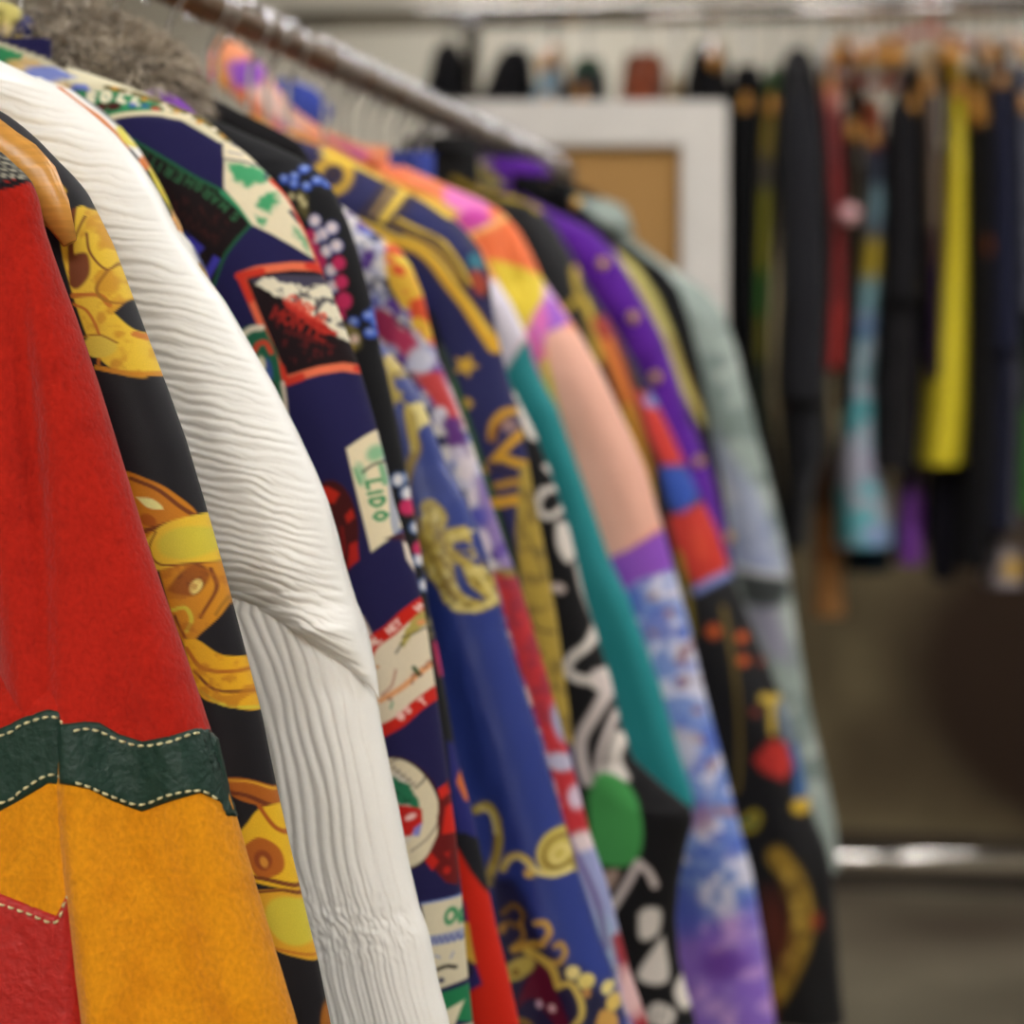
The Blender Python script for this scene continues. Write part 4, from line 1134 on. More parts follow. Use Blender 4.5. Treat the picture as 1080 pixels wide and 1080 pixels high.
# ---- 8 navy and gold star jacket --------------------------------------------------------------
def p_star(u, v):
    p = Paint(u, v, (30, 32, 86))
    G, GY, DK = (206, 164, 46), (228, 192, 70), (60, 44, 30)
    p.poly([(290, 140), (318, 152), (360, 166), (410, 196), (470, 228), (500, 252), (518, 300), (530, 360), (500, 330), (440, 285), (380, 248), (360, 220), (330, 190)], (34, 34, 80))
    p.stroke([(314, 160), (322, 172), (326, 180)], 8, GY); p.ell(330, 168, 7, 9, (34, 30, 70)); p.ell(357, 183, 16, 14, (34, 30, 70)); p.ell(354, 186, 15, 17, G, -20, ring=8); p.ell(354, 184, 7, 8, (50, 36, 50)); p.stroke([(340, 160), (372, 172), (400, 186), (440, 206), (470, 226)], 7, GY)
    p.poly([(374, 196), (390, 188), (402, 200), (394, 216), (378, 222), (366, 214)], (34, 34, 84)); p.stroke([(404, 188), (400, 206), (388, 226)], 4, DK); p.stroke([(410, 192), (408, 208), (398, 228)], 5, (160, 130, 60)); p.stroke([(424, 196), (418, 216), (406, 238)], 9, GY); p.stroke([(432, 202), (426, 224), (418, 240)], 4, DK)
    p.stroke([(386, 228), (400, 236), (414, 238)], 4, DK); p.stroke([(420, 236), (440, 246), (462, 256), (478, 276), (492, 300)], 9, (110, 86, 40)); p.stroke([(424, 232), (444, 242), (466, 252), (484, 274), (498, 300)], 3, GY); p.stroke([(430, 250), (450, 258), (470, 272), (486, 296)], 3, G)
    p.poly([(444, 212), (448, 224), (466, 234), (482, 248), (494, 268), (500, 284), (490, 276), (478, 258), (460, 248), (436, 236)], (30, 34, 88)); p.ell(500, 276, 6, 10, (40, 110, 130), -20); p.ell(504, 298, 6, 14, (170, 70, 50), -15, soft=2)
    p.stroke([(494, 246), (506, 262), (516, 290), (515, 310)], 12, (24, 22, 28)); p.stroke([(384, 238), (404, 250), (424, 256), (446, 264), (462, 278), (478, 300), (494, 322), (508, 346), (520, 366)], 12, (216, 164, 34), soft=1.6); p.stroke([(386, 234), (426, 252), (464, 276), (486, 306), (514, 350)], 3, (236, 200, 80))
    p.star(495, 386, 13, (214, 170, 50), 5, 20); p.ell(497, 426, 6, 6, (200, 160, 56)); p.ell(456, 340, 5, 4, (150, 120, 60))
    # green edged front opening
    p.stroke([(452, 340), (462, 372), (480, 420), (500, 480), (520, 540), (540, 600)], 26, (20, 20, 24)); p.stroke([(472, 372), (482, 402), (494, 436), (508, 480), (522, 530), (536, 580), (544, 606)], 8, (62, 104, 62), soft=2); p.stroke([(470, 366), (480, 398)], 7, (60, 70, 66))
    # buckle motif
    p.stroke([(522, 462), (524, 446), (534, 434), (546, 436), (550, 448), (544, 460), (530, 478), (518, 494)], 8, (206, 152, 36), soft=1.5); p.stroke([(522, 464), (526, 450), (534, 442)], 5, (130, 80, 24)); p.ell(536, 449, 6, 7, (150, 120, 120), soft=2); p.stroke([(530, 482), (544, 488), (556, 492)], 9, (200, 150, 36))
    p.stroke([(522, 492), (540, 500)], 10, (40, 32, 70)); p.stroke([(528, 512), (546, 508)], 8, (176, 130, 40)); p.stroke([(526, 530), (552, 526)], 11, (210, 156, 40))
    p.poly([(548, 490), (558, 490), (566, 540), (580, 605), (592, 690), (604, 770), (606, 800), (584, 760), (556, 640), (546, 560)], (168, 142, 56), soft=2); p.mottle((110, 90, 40), 13, .58, .05, 6, pts=[(548, 490), (560, 490), (606, 790), (584, 760), (548, 600)], al=.7)
    p.stroke([(552, 630), (566, 660), (582, 668)], 2.5, (60, 40, 30)); p.stroke([(548, 545), (566, 590), (572, 610)], 2, (70, 60, 30), al=.7)
    return p.c


sil = [(312, 146), (340, 156), (372, 170), (410, 192), (446, 210), (472, 226), (490, 242), (506, 262), (516, 288), (519, 320), (524, 350), (534, 392), (545, 430), (554, 470), (562, 515), (570, 556), (579, 602), (587, 650), (594, 700), (602, 762), (612, 840), (622, 920), (640, 1080)]
garment('star_jacket', 'navy jacket with gold chain trim, stars and a green edge', 'jacket', 1.82, sil, p_star, M['silk'], h0=.026, res=.0016, rad=.035, group=GF)
HANG.append(('wooden hanger holding the navy and gold star jacket', 1.82, 0))


# ---- 9 black and white doodle shirt -----------------------------------------------------------
def p_doodle(u, v):
    p = Paint(u, v, (23, 22, 24)); p.sm = True
    W = (222, 214, 206)
    p.ell(542, 416, 4, 8, W, -20); p.stroke([(550, 428), (556, 446), (562, 458)], 13, W, soft=1.5); p.stroke([(574, 492), (580, 500), (586, 512)], 6, W); p.ell(580, 530, 11, 15, W, 15, ring=5); p.stroke([(572, 516), (566, 530)], 4, W)
    p.poly([(586, 550), (600, 556), (604, 580), (598, 594), (588, 576)], W, soft=2); p.ell(590, 620, 7, 5, (214, 196, 190), 20); p.stroke([(608, 596), (614, 622), (620, 640), (626, 660), (620, 680), (606, 692), (600, 706), (616, 716), (636, 716)], 9, W, soft=1.6); p.ell(634, 716, 9, 12, W, 30)
    p.stroke([(630, 712), (638, 730), (630, 750), (616, 776), (616, 800), (622, 822)], 12, (214, 202, 198), soft=2); p.stroke([(648, 752), (640, 776), (634, 800), (634, 820)], 7, (214, 202, 198), soft=2); p.poly([(648, 770), (658, 780), (655, 802), (664, 822), (644, 824), (640, 806)], W, soft=2)
    p.poly([(622, 838), (634, 814), (656, 820), (672, 840), (680, 868), (678, 896), (668, 910), (650, 912), (634, 906), (626, 880)], (74, 158, 84), smoothit=True)
    p.poly([(634, 918), (656, 916), (644, 938)], (176, 150, 136)); p.stroke([(648, 956), (664, 930), (676, 908)], 8, (214, 200, 196)); p.stroke([(676, 908), (686, 918), (692, 932)], 7, (214, 200, 196))
    p.poly([(676, 962), (684, 956), (697, 960), (694, 984), (678, 988)], W, soft=2); p.poly([(700, 986), (704, 1034), (675, 1027)], W); p.poly([(724, 1018), (736, 1030), (730, 1056), (720, 1066), (711, 1044)], W, soft=2); p.poly([(684, 1062), (696, 1056), (712, 1066), (706, 1082), (684, 1074)], W)
    for k in range(4):
        p.stroke([(688 + 6 * k, 1060), (684 + 6 * k, 1076)], 1.6, (60, 60, 60))
    p.stroke([(700, 1110), (720, 1130), (708, 1170), (726, 1200)], 12, W); p.stroke([(660, 640), (668, 690)], 3, W)
    return p.c


sil = [(400, 205), (440, 228), (470, 256), (490, 290), (508, 330), (522, 368), (536, 400), (548, 424), (564, 456), (579, 493), (592, 532), (602, 565), (616, 627), (630, 672), (643, 712), (654, 760), (668, 800), (698, 828), (729, 852), (731, 866), (724, 890), (716, 930), (713, 970), (716, 1010), (724, 1045), (735, 1080)]
garment('doodle_shirt', 'black shirt with white squiggles and a green oval', 'shirt', 1.93, sil, p_doodle, M['cotton'], h0=.024, res=.0016, rad=.03, group=GF, n_s=7)
HANG.append(('wooden hanger holding the black and white squiggle shirt', 1.93, 0))


# ---- 10 colour block satin jacket -------------------------------------------------------------
PK, OR, YB, PE, PU, TE = (218, 96, 170), (230, 112, 62), (222, 196, 58), (232, 176, 156), (138, 76, 186), (28, 132, 138)


def p_block(u, v):
    p = Paint(u, v, (232, 150, 110))
    p.poly([(180, 40), (228, 58), (236, 100), (222, 116), (180, 120)], (206, 60, 140), soft=3); p.poly([(200, 50), (232, 60), (240, 90), (222, 96)], (224, 150, 60), soft=4)
    p.poly([(228, 62), (262, 58), (276, 74), (270, 92), (240, 90)], PU, soft=2.5); p.poly([(240, 90), (262, 100), (286, 124), (270, 122), (248, 108)], (226, 110, 50), soft=4); p.poly([(262, 90), (284, 88), (300, 110), (330, 138), (300, 132), (272, 112)], (236, 200, 190), soft=4); p.poly([(280, 124), (300, 130), (320, 146), (300, 142)], (226, 130, 190), soft=4)
    p.poly([(340, 144), (380, 158), (396, 164), (400, 178), (360, 170)], (226, 110, 190), soft=3)
    p.poly([(392, 164), (440, 182), (480, 200), (470, 226), (380, 184)], (236, 130, 90), soft=3); p.poly([(468, 196), (500, 208), (520, 220), (520, 250), (470, 222)], (226, 120, 190), soft=3)
    p.poly([(330, 156), (380, 176), (430, 196), (470, 214), (492, 228), (482, 240), (470, 240), (430, 222), (380, 200), (330, 180)], (230, 186, 70), soft=3)
    p.poly([(482, 230), (500, 220), (520, 226), (524, 236), (512, 248), (496, 246)], (200, 66, 160), soft=2.5); p.poly([(512, 214), (530, 222), (530, 232), (516, 230)], (232, 120, 70), soft=3)
    p.poly([(500, 248), (522, 232), (536, 226), (556, 246), (580, 310), (560, 296), (520, 276)], OR, soft=2.5); p.stroke([(500, 248), (516, 240), (532, 226)], 5, (236, 190, 110), soft=2.5)
    p.poly([(516, 275), (530, 276), (556, 284), (576, 296), (578, 318), (566, 352), (552, 358), (536, 316)], YB, soft=2)
    p.poly([(570, 296), (578, 302), (584, 316), (574, 322)], (206, 160, 210), soft=2); p.poly([(508, 300), (521, 294), (538, 318), (554, 354), (536, 392), (514, 350)], (226, 218, 232), soft=2)
    p.poly([(553, 356), (562, 344), (576, 372), (584, 410), (572, 400), (560, 376)], PK, soft=2); p.poly([(562, 346), (574, 312), (582, 316), (598, 338), (590, 348), (578, 352), (576, 368)], (156, 92, 196), soft=2); p.poly([(562, 340), (574, 316), (580, 340), (576, 366)], (222, 112, 186), soft=3)
    p.poly([(572, 380), (580, 380), (592, 420), (596, 450), (584, 430)], YB, soft=2)
    p.poly([(577, 354), (592, 344), (612, 352), (650, 428), (680, 492), (698, 552), (660, 582), (642, 588), (616, 500), (590, 420)], PE, soft=2)
    p.poly([(640, 590), (668, 578), (697, 558), (712, 606), (690, 608), (660, 628)], PU, soft=2)
    low = [(650, 630), (676, 612), (712, 600), (760, 770), (830, 1100), (840, 1300), (680, 1300), (690, 900)]
    p.poly(low, (120, 144, 206), soft=2); p.mottle((206, 206, 226), 22, .54, .06, 4, pts=low); p.mottle((68, 96, 190), 18, .58, .06, 6, pts=low, al=.8); p.mottle((150, 120, 130), 15, .68, .05, 8, pts=[(650, 630), (712, 600), (770, 800), (780, 880), (700, 860)])
    p.ell(720, 790, 18, 22, (214, 206, 216), -10, soft=7, al=.7); p.ell(742, 862, 14, 16, (150, 110, 140), 0, soft=6, al=.7); p.poly([(700, 980), (800, 960), (840, 1100), (840, 1300), (690, 1300)], (140, 96, 196), soft=22, al=.85); p.mottle((190, 150, 214), 18, .6, .07, 9, pts=[(700, 980), (800, 960), (840, 1300), (690, 1300)], al=.8)
    p.ell(765, 1014, 22, 16, (96, 40, 150), 0, soft=10, al=.8); p.ell(726, 960, 20, 26, (66, 80, 196), 0, soft=10, al=.7)
    return p.c


def p_teal(u, v):
    p = Paint(u, v, TE)
    s_ = p_block(u, v)
    up = smooth(392, 388, v - (553 - u) * -1.9 * 0 + (u - 536) * 1.75)
    p.c = p.c * (1 - up[:, None]) + s_ * up[:, None]
    return p.c


sil = [(380, 156), (396, 163), (440, 182), (480, 199), (510, 212), (530, 224), (548, 244), (560, 266), (572, 294), (592, 322), (613, 354), (634, 392), (653, 432), (668, 464), (681, 494), (697, 550), (712, 604), (726, 656), (741, 720), (758, 786), (774, 848), (793, 920), (804, 984), (814, 1053), (818, 1080)]
D10 = 2.13


def block_folds(X, Z, S):
    u, v = UV(X, Z, Yof(D10))
    return .008 * np.exp(-((u - 538 - (v - 250) * .25) / 9) ** 2) * smooth(225, 250, v) * smooth(330, 290, v) * -1 + .006 * (fbm(u / 34, v / 80, 3) - .5)


cb, org, Y, fr, ft, zt = garment('colour_block_jacket', 'satin colour block jacket in pink, orange, peach and teal', 'jacket', D10, sil, p_block, M['silk'], h0=.03, res=.0018, rad=.04, group=GF, fold=block_folds)
Yc = Y - .034
band(cb, org, Yc, [(206, 50), (226, 62), (252, 80), (276, 106), (302, 128), (336, 148), (372, 160), (402, 172)], [.020, .021, .019, .016, .013, .011, .009, .008], p_block, M['silk'])
sil10 = sil
# the teal front panel hangs forward of the sleeve
Yt = Y - .045
tl = [(500, 262), (520, 290), (538, 318), (556, 354), (563, 382), (574, 405), (588, 430), (610, 493), (628, 545), (643, 590), (662, 628), (680, 677), (696, 722), (716, 793), (728, 828), (733, 846), (728, 860), (712, 878), (690, 892)]
zz, xx = silhouette(tl, Yt, None, neck=False)
z = rows_between(zz[0], zz[-1], .002, Yt)
xr = np.interp(-z, -zz, xx)
xl = np.minimum(np.maximum(xr - .15, XR + .06), xr - 1e-4)
w_ = smooth(0, .06, zz[0] - z)
xl = xr - np.maximum(1e-4, (xr - xl) * (.25 + .75 * w_))
o, _ = cloth_body('front_panel', cb, M['silk'], org, Yt, z, xl, xr, .012, .018, .0018, p_teal, soft_folds(77, .005, 3))
o['label'] = 'teal front panel'
HANG.append(('wooden hanger holding the colour block jacket', D10, 0))


# ---- 10b blue shirt, only its collar in view
bs_, org, Y, fr, ft, zt = garment('blue_shirt', 'blue shirt whose collar peeps out behind the colour block jacket', 'shirt', 2.27, shift(sil10, -16, 8), flat((66, 82, 168)), M['cotton'], h0=.018, res=.003, rad=.025, group=GF)
band(bs_, org, Y - .02, [(270, 92), (296, 104), (322, 116), (346, 130)], [.016, .021, .022, .014], flat((60, 76, 160)), M['cotton'])
HANG.append(('wooden hanger holding the blue shirt behind the colour block jacket', 2.27, 0))


# ---- 11 black jacket with gold rope -----------------------------------------------------------
def p_rope(u, v):
    p = Paint(u, v, (20, 19, 22))
    G = (178, 150, 40)
    p.stroke([(480, 190), (496, 198), (524, 206), (556, 212), (566, 220)], 6, (176, 150, 36), soft=2)
    p.stroke([(604, 284), (608, 300), (612, 312)], 5, G, soft=2); p.ell(610, 281, 7, 6, (196, 156, 60), soft=2); p.stroke([(612, 312), (604, 322), (596, 330)], 6, G, soft=2); p.stroke([(612, 312), (622, 332), (628, 356), (634, 382)], 9, (150, 126, 40), soft=2); p.stroke([(618, 316), (626, 340), (634, 376)], 3, (210, 180, 60), soft=2)
    p.stroke([(632, 340), (642, 362), (654, 390), (664, 420)], 14, (150, 44, 34), soft=4); p.stroke([(640, 362), (652, 392), (664, 424), (676, 462), (686, 500)], 11, (206, 116, 40), soft=3); p.stroke([(662, 430), (676, 470), (688, 510), (690, 530)], 6, (200, 160, 40), soft=2)
    p.poly([(672, 412), (686, 418), (702, 434), (722, 482), (718, 492), (700, 490), (686, 458)], (188, 46, 36), soft=3); p.ell(688, 422, 8, 7, (110, 140, 200), soft=3)
    p.poly([(698, 492), (716, 490), (732, 508), (734, 528), (720, 546), (706, 530)], (44, 78, 166), soft=3); p.poly([(706, 544), (722, 540), (740, 530), (758, 558), (771, 604), (736, 618), (718, 590)], (188, 48, 36), soft=3); p.ell(740, 575, 8, 18, (208, 66, 44), -15, soft=6)
    p.stroke([(736, 622), (754, 612), (774, 602)], 8, (124, 140, 200), soft=3); p.stroke([(718, 584), (726, 620), (732, 668)], 6, (150, 130, 36), soft=2); p.stroke([(764, 640), (776, 700), (782, 760), (780, 826), (772, 832)], 4, (120, 100, 40), soft=2)
    for (x, y, r) in [(755, 665, 7), (783, 672, 5), (785, 696, 5), (802, 698, 3), (798, 750, 4)]:
        p.ell(x, y, r, r, (204, 92, 34) if r > 4 else (130, 50, 30), soft=3)
    p.stroke([(806, 736), (818, 738)], 9, (190, 160, 60), soft=2); p.stroke([(814, 740), (816, 772)], 6, (190, 160, 60), soft=2); p.stroke([(824, 744), (832, 780)], 12, (110, 124, 140), soft=3, al=.8)
    p.poly([(796, 800), (814, 780), (828, 782), (836, 808), (828, 822), (806, 812)], (186, 46, 38), soft=3); p.stroke([(838, 790), (844, 816), (844, 838)], 11, (56, 96, 150), soft=3); p.ell(845, 850, 9, 8, (206, 170, 50), soft=2.5)
    p.stroke([(782, 868), (796, 856), (802, 860), (796, 872), (784, 874)], 5, (180, 160, 40), soft=2); p.stroke([(786, 868), (796, 864)], 4, (40, 120, 90), soft=2)
    p.stroke([(822, 902), (838, 924), (848, 956), (846, 990), (832, 1024), (820, 1046)], 22, (164, 130, 44), soft=4); p.stroke([(832, 920), (842, 956), (838, 996), (826, 1026)], 9, (210, 172, 74), soft=4); p.mottle((90, 66, 24), 7, .56, .06, 5, pts=[(816, 900), (850, 930), (858, 980), (830, 1044), (810, 1046), (836, 980)], al=.7)
    p.ell(820, 980, 16, 40, (110, 44, 24), -10, soft=12, al=.6); p.stroke([(818, 1046), (816, 1080), (824, 1120)], 8, (120, 60, 26), soft=4); p.ell(862, 970, 5, 8, (140, 50, 30), soft=4)
    return p.c


sil = [(388, 148), (430, 164), (470, 182), (510, 198), (545, 208), (568, 218), (584, 236), (600, 264), (614, 292), (632, 322), (652, 354), (670, 384), (688, 416), (700, 440), (722, 486), (740, 526), (757, 560), (772, 606), (790, 652), (808, 696), (820, 725), (836, 764), (850, 826), (856, 856), (872, 894), (878, 920), (883, 985), (886, 1030), (891, 1080)]
garment('rope_trim_jacket', 'black jacket with gold rope, red and blue printed trim', 'jacket', 2.43, sil, p_rope, M['silk'], h0=.03, res=.002, rad=.035, group=GF,
        collar=dict(paint=lambda u, v: Paint(u, v, (20, 19, 22)).c, a=.094, b=.034, hgt=.026, dz=-.014))
HANG.append(('wooden hanger holding the black rope trimmed jacket', 2.43, 0))


# ---- 12 purple studded jacket -----------------------------------------------------------------
def p_purple(u, v):
    p = Paint(u, v, (84, 28, 138))
    p.mottle((66, 18, 116), 26, .6, .1, 5, al=.7)
    p.poly([(496, 164), (510, 172), (532, 194), (520, 200), (506, 190)], (206, 196, 120), soft=2)
    p.poly([(690, 400), (730, 470), (780, 560), (790, 640), (700, 500)], (88, 30, 146), soft=3)
    return p.c


sil = [(500, 178), (530, 192), (566, 214), (592, 226), (625, 242), (648, 264), (666, 294), (684, 326), (700, 356), (714, 396), (728, 438), (744, 480), (757, 520), (767, 572), (774, 620), (780, 700), (790, 800), (800, 1080)]
D12 = 2.56
pj, org, Y, fr, ft, zt = garment('studded_jacket', 'purple jacket with gold studs down the sleeve', 'jacket', D12, sil, p_purple, M['velvet'], h0=.03, res=.002, rad=.035, group=GF,
                                 collar=dict(paint=p_purple, a=.075, b=.03, hgt=.034, dz=-.004))
for (uu, vv) in [(602, 211), (635, 278), (667, 335), (691, 398), (735, 487), (764, 568)]:
    x, z = P(uu, vv, Y - .028)
    yf = float(fr(np.array([x]), np.array([z]))[0])
    bm = bmesh.new(); bmesh.ops.create_uvsphere(bm, u_segments=14, v_segments=8, radius=.0062)
    for w in bm.verts:
        w.co.y *= .6
    me = bpy.data.meshes.new('stud'); bm.to_mesh(me); bm.free(); me.materials.append(M['gold_metal'])
    s_ = bpy.data.objects.new('stud', me); C.objects.link(s_); s_.parent = pj; s_.location = (float(x) - org[0], yf - .001 - org[1], float(z) - org[2])
HANG.append(('wooden hanger holding the purple studded jacket', D12, 0))


# ---- 13 black jacket with pale yellow stripe --------------------------------------------------
def p_stripe(u, v):
    p = Paint(u, v, (18, 18, 20))
    p.poly([(640, 258), (656, 268), (676, 286), (694, 312), (710, 350), (722, 390), (738, 430), (742, 450), (720, 410), (690, 340), (640, 270)], (214, 202, 120), soft=3)
    p.stroke([(708, 356), (724, 396), (738, 436)], 3, (170, 140, 70), soft=2)
    return p.c


sil = [(556, 176), (590, 196), (620, 222), (650, 248), (676, 268), (700, 284), (716, 304), (728, 338), (738, 380), (746, 424), (752, 462), (764, 520), (774, 600), (790, 800), (800, 1080)]
garment('stripe_jacket', 'black jacket with a pale yellow stripe along the sleeve', 'jacket', 2.68, sil, p_stripe, M['dark'], h0=.03, res=.0025, rad=.035, group=GF,
        collar=dict(paint=flat((18, 17, 19)), a=.10, b=.04, hgt=.05, dz=-.012, slope=.5))
HANG.append(('wooden hanger holding the black jacket with the yellow stripe', 2.68, 0))


# ---- 14 pale grey green denim jacket ----------------------------------------------------------
def p_denim(u, v):
    p = Paint(u, v, (150, 162, 156))
    p.mottle((112, 126, 122), 30, .55, .1, 5, al=.8); p.mottle((184, 192, 186), 22, .62, .08, 7, al=.7)
    p.poly([(700, 400), (735, 436), (765, 470), (800, 520), (830, 606), (800, 606), (775, 600), (750, 520)], (168, 176, 200), soft=9); p.mottle((142, 152, 188), 24, .55, .07, 9, pts=[(720, 430), (765, 470), (815, 560), (815, 606), (775, 600)], al=.7); p.mottle((204, 206, 212), 20, .62, .07, 11, pts=[(720, 430), (830, 600), (775, 600)], al=.7)
    p.poly([(776, 600), (806, 606), (826, 608), (832, 618), (824, 640), (806, 646), (786, 636)], (62, 66, 66), soft=5); p.stroke([(780, 598), (806, 604), (830, 608)], 5, (196, 196, 196), soft=2)  # dark patch is the shade under the elbow fold, painted into the cloth
    p.poly([(786, 640), (822, 642), (836, 700), (812, 690)], (142, 140, 158), soft=8)
    p.poly([(604, 210), (640, 210), (668, 246), (640, 250), (616, 232)], (158, 170, 164), soft=6); p.poly([(620, 240), (650, 240), (672, 268), (640, 262)], (116, 128, 122), soft=6)
    return p.c


sil = [(618, 214), (646, 232), (672, 256), (696, 274), (722, 292), (744, 306), (762, 328), (776, 366), (786, 408), (798, 456), (812, 510), (824, 560), (833, 612), (842, 676), (852, 740), (866, 800), (880, 864), (886, 930), (890, 1080)]
garment('denim_jacket', 'pale grey green washed denim jacket, last on the front rail', 'jacket', 2.86, sil, p_denim, M['denim'], h0=.034, res=.0025, rad=.04, group=GF, fold=soft_folds(91, .008, 3), z_end=zat(880, 2.86),
        collar=dict(paint=p_denim, a=.10, b=.045, hgt=.045, dz=-.012, slope=.5))
HANG.append(('wooden hanger holding the pale washed denim jacket', 2.86, 0))

# ------------------------------------------------------------------ hangers and rail
arm = lambda x: -(.046 + .30 * x + .75 * max(0, x - .08) ** 2 + .03)
for lab, d, yo in HANG:
    Yh = Yof(d)
    if yo:      # the shirt whose hanger shows: the arm follows the photo's wooden tip
        tip = [(-60, 100), (0, 150), (22, 164), (40, 184), (54, 206), (64, 232), (70, 250)]
        x, z = P(np.array(tip)[:, 0], np.array(tip)[:, 1], Yh + yo)
        xo = np.array(x) - XR; zo = np.array(z) - RZ

        def arm2(q, xo=xo, zo=zo):
            return float(np.interp(q, np.concatenate([[0], xo]), np.concatenate([[-.05], zo]))) + .008
        hanger(lab, Yh, arm2, yo=yo, half=float(xo[-1]) + .002)
    else:
        zz, xx = SILS[round(d, 3)]

        def arm3(q, zz=zz, xx=xx, k=(.2 if d < 2.1 else .5)):
            return float(np.interp(max(q, .06), xx - XR, zz - RZ)) - .014 + k * max(0, .06 - q)
        sel = xx - XR
        slope = np.gradient(zz, sel + np.arange(len(sel)) * 1e-9)
        ok = (sel < .17) & (zz > zz[0] - .12)
        hanger(lab, Yh, arm3, half=min(.16, float(sel[ok].max()) - .012))
used = sorted(Yof(d) for _, d, _ in HANG)
cand = [Yof(d) for d in list(np.arange(1.62, 2.1, .09)) + list(np.arange(2.1, 2.93, .04))]
cand = [y for y in cand if min(abs(y - q) for q in used) > .014]
first = None
armf = lambda x: -(.070 + .62 * x + 1.2 * x * x)
for Yh in cand:
    if first is None:
        first = hanger('bare wooden hanger with a chrome hook on the front rail', Yh, armf, group='bare hangers on the front rail', half=.085, name='bare_hanger')
    else:
        r = first.copy(); C.objects.link(r); r.location = (XR, Yh, RZ)
        r.rotation_euler = (0, 0, math.radians(rng.uniform(-3, 3)))
        for ch in list(first.children):
            c = ch.copy(); C.objects.link(c); c.parent = r

rack = thing('clothes_rack', 'chrome clothes rack whose rail carries the row of colourful garments', 'clothes rack', (XR, 1.6, 0))
Y0, Y1 = .35, Yof(2.97)


def rt(name, pts, rad, mat, n=20, **k):
    return tube(name, [np.array(p) - np.array((XR, 1.6, 0)) for p in pts], rad, mat, rack, n=n, **k)


rt('rail', [(XR, Y0, RZ), (XR, Y1, RZ)], .0115, M['rail_brown'])
for yy in (Y0, Y1):
    rt('post', [(XR, yy, .10), (XR, yy, RZ + .012)], .0125, M['rail_chrome'])
    rt('foot_bar', [(XR - .26, yy, .10), (XR + .26, yy, .10)], .0125, M['rail_chrome'])
    for sx in (-.25, .25):
        w = rt('caster', [(XR + sx - .012, yy, .035), (XR + sx + .012, yy, .035)], .035, M['rubber'])
        rt('caster_stem', [(XR + sx, yy, .06), (XR + sx, yy, .10)], .008, M['rail_chrome'])
rt('base_bar', [(XR, Y0, .12), (XR, Y1, .12)], .010, M['rail_chrome'])
# ------------------------------------------------------------------ the framed board
Db = 3.35
b0 = W3(480, 465, Db); b0.z = 0
top = W3(640, 108, Db).z
bx = lambda u: (u - 540) / F * Db
board = thing('framed_board', 'white framed brown board standing behind the front rack', 'board', (W3(640, 465, Db).x, W3(640, 465, Db).y, 0), rotz=TH)
x0, x1 = bx(452) - bx(640), bx(766) - bx(640)
fw = .062
boxmesh('panel', x0 + .03, x1 - .03, -.004, .010, .10, top - .03, M['board'], board)
boxmesh('frame_rail', x0, x1, -.022, .016, top - fw, top, M['white_paint'], board, bev=.004)
boxmesh('frame_rail', x0, x1, -.022, .016, .04, .04 + fw, M['white_paint'], board, bev=.004)
boxmesh('frame_stile', x0, x0 + fw, -.0215, .0155, .0, top - .003, M['white_paint'], board, bev=.004)
boxmesh('frame_stile', x1 - fw * 1.02, x1, -.0215, .0155, .0, top - .003, M['white_paint'], board, bev=.004)

# ------------------------------------------------------------------ back rack
Dr = 3.95
ROT = math.radians(7.0)          # the back rail is turned a little against the view


def R3(u, v, dd=0.0):
    """a point of the back rail's vertical plane seen at photo u, v; dd metres towards the camera"""
    # rail plane: depth = Dr + slope * lateral
    a = (u - 540) / F
    k = math.tan(ROT)
    D = (Dr) / (1 + a * k) - dd
    return W3(u, v, D)


rail_l, rail_r = R3(300, 14), R3(1250, 14)
zr = .5 * (R3(720, 14).z + R3(720, 14).z)
rail_l.z = rail_r.z = zr
dirv = (rail_r - rail_l).normalized()
ndir = Vector((dirv.y, -dirv.x, 0))          # towards the camera
if ndir.y > 0:
    ndir = -ndir
mid = (rail_l + rail_r) / 2
br = thing('clothes_rack', 'chrome clothes rack against the back wall with dresses hanging in dim light', 'clothes rack', (mid.x, mid.y, 0))
T = lambda name, p, q, r, m=M['rail_chrome']: tube(name, [np.array(p) - np.array((mid.x, mid.y, 0)), np.array(q) - np.array((mid.x, mid.y, 0))], r, m, br, n=18)
T('rail', rail_l, rail_r, .0165)
zb = R3(960, 908).z
pl = R3(498, 14); pr = R3(1210, 14)
lowl = Vector((pl.x, pl.y, zb)); lowr = Vector((pr.x, pr.y, zb))
T('lower_bar', lowl, lowr, .0165)
for q in (pl, pr):
    T('post', (q.x, q.y, .06), (q.x, q.y, zr + .01), .013)
    a = Vector((q.x, q.y, .06)) + ndir * .25; b = Vector((q.x, q.y, .06)) - ndir * .25
    T('foot_bar', a, b, .014)
    for e in (a, b):
        T('caster', Vector((e.x, e.y, .03)) - dirv * .012, Vector((e.x, e.y, .03)) + dirv * .012, .03, M['rubber'])
bm = bmesh.new(); bmesh.ops.create_uvsphere(bm, u_segments=20, v_segments=12, radius=.02)
me = bpy.data.meshes.new('knob'); bm.to_mesh(me); bm.free(); me.polygons.foreach_set('use_smooth', np.ones(len(me.polygons), bool)); me.materials.append(M['chrome'])
kn = bpy.data.objects.new('knob', me); C.objects.link(kn); kn.parent = br
kn.location = Vector((pl.x, pl.y, R3(498, 28).z)) + ndir * .03 - Vector((mid.x, mid.y, 0))

GB = 'garments on the back rack'


def railpt(u):
    """lateral position along the back rail of photo column u (at the rail's depth)"""
    return R3(u, 14)


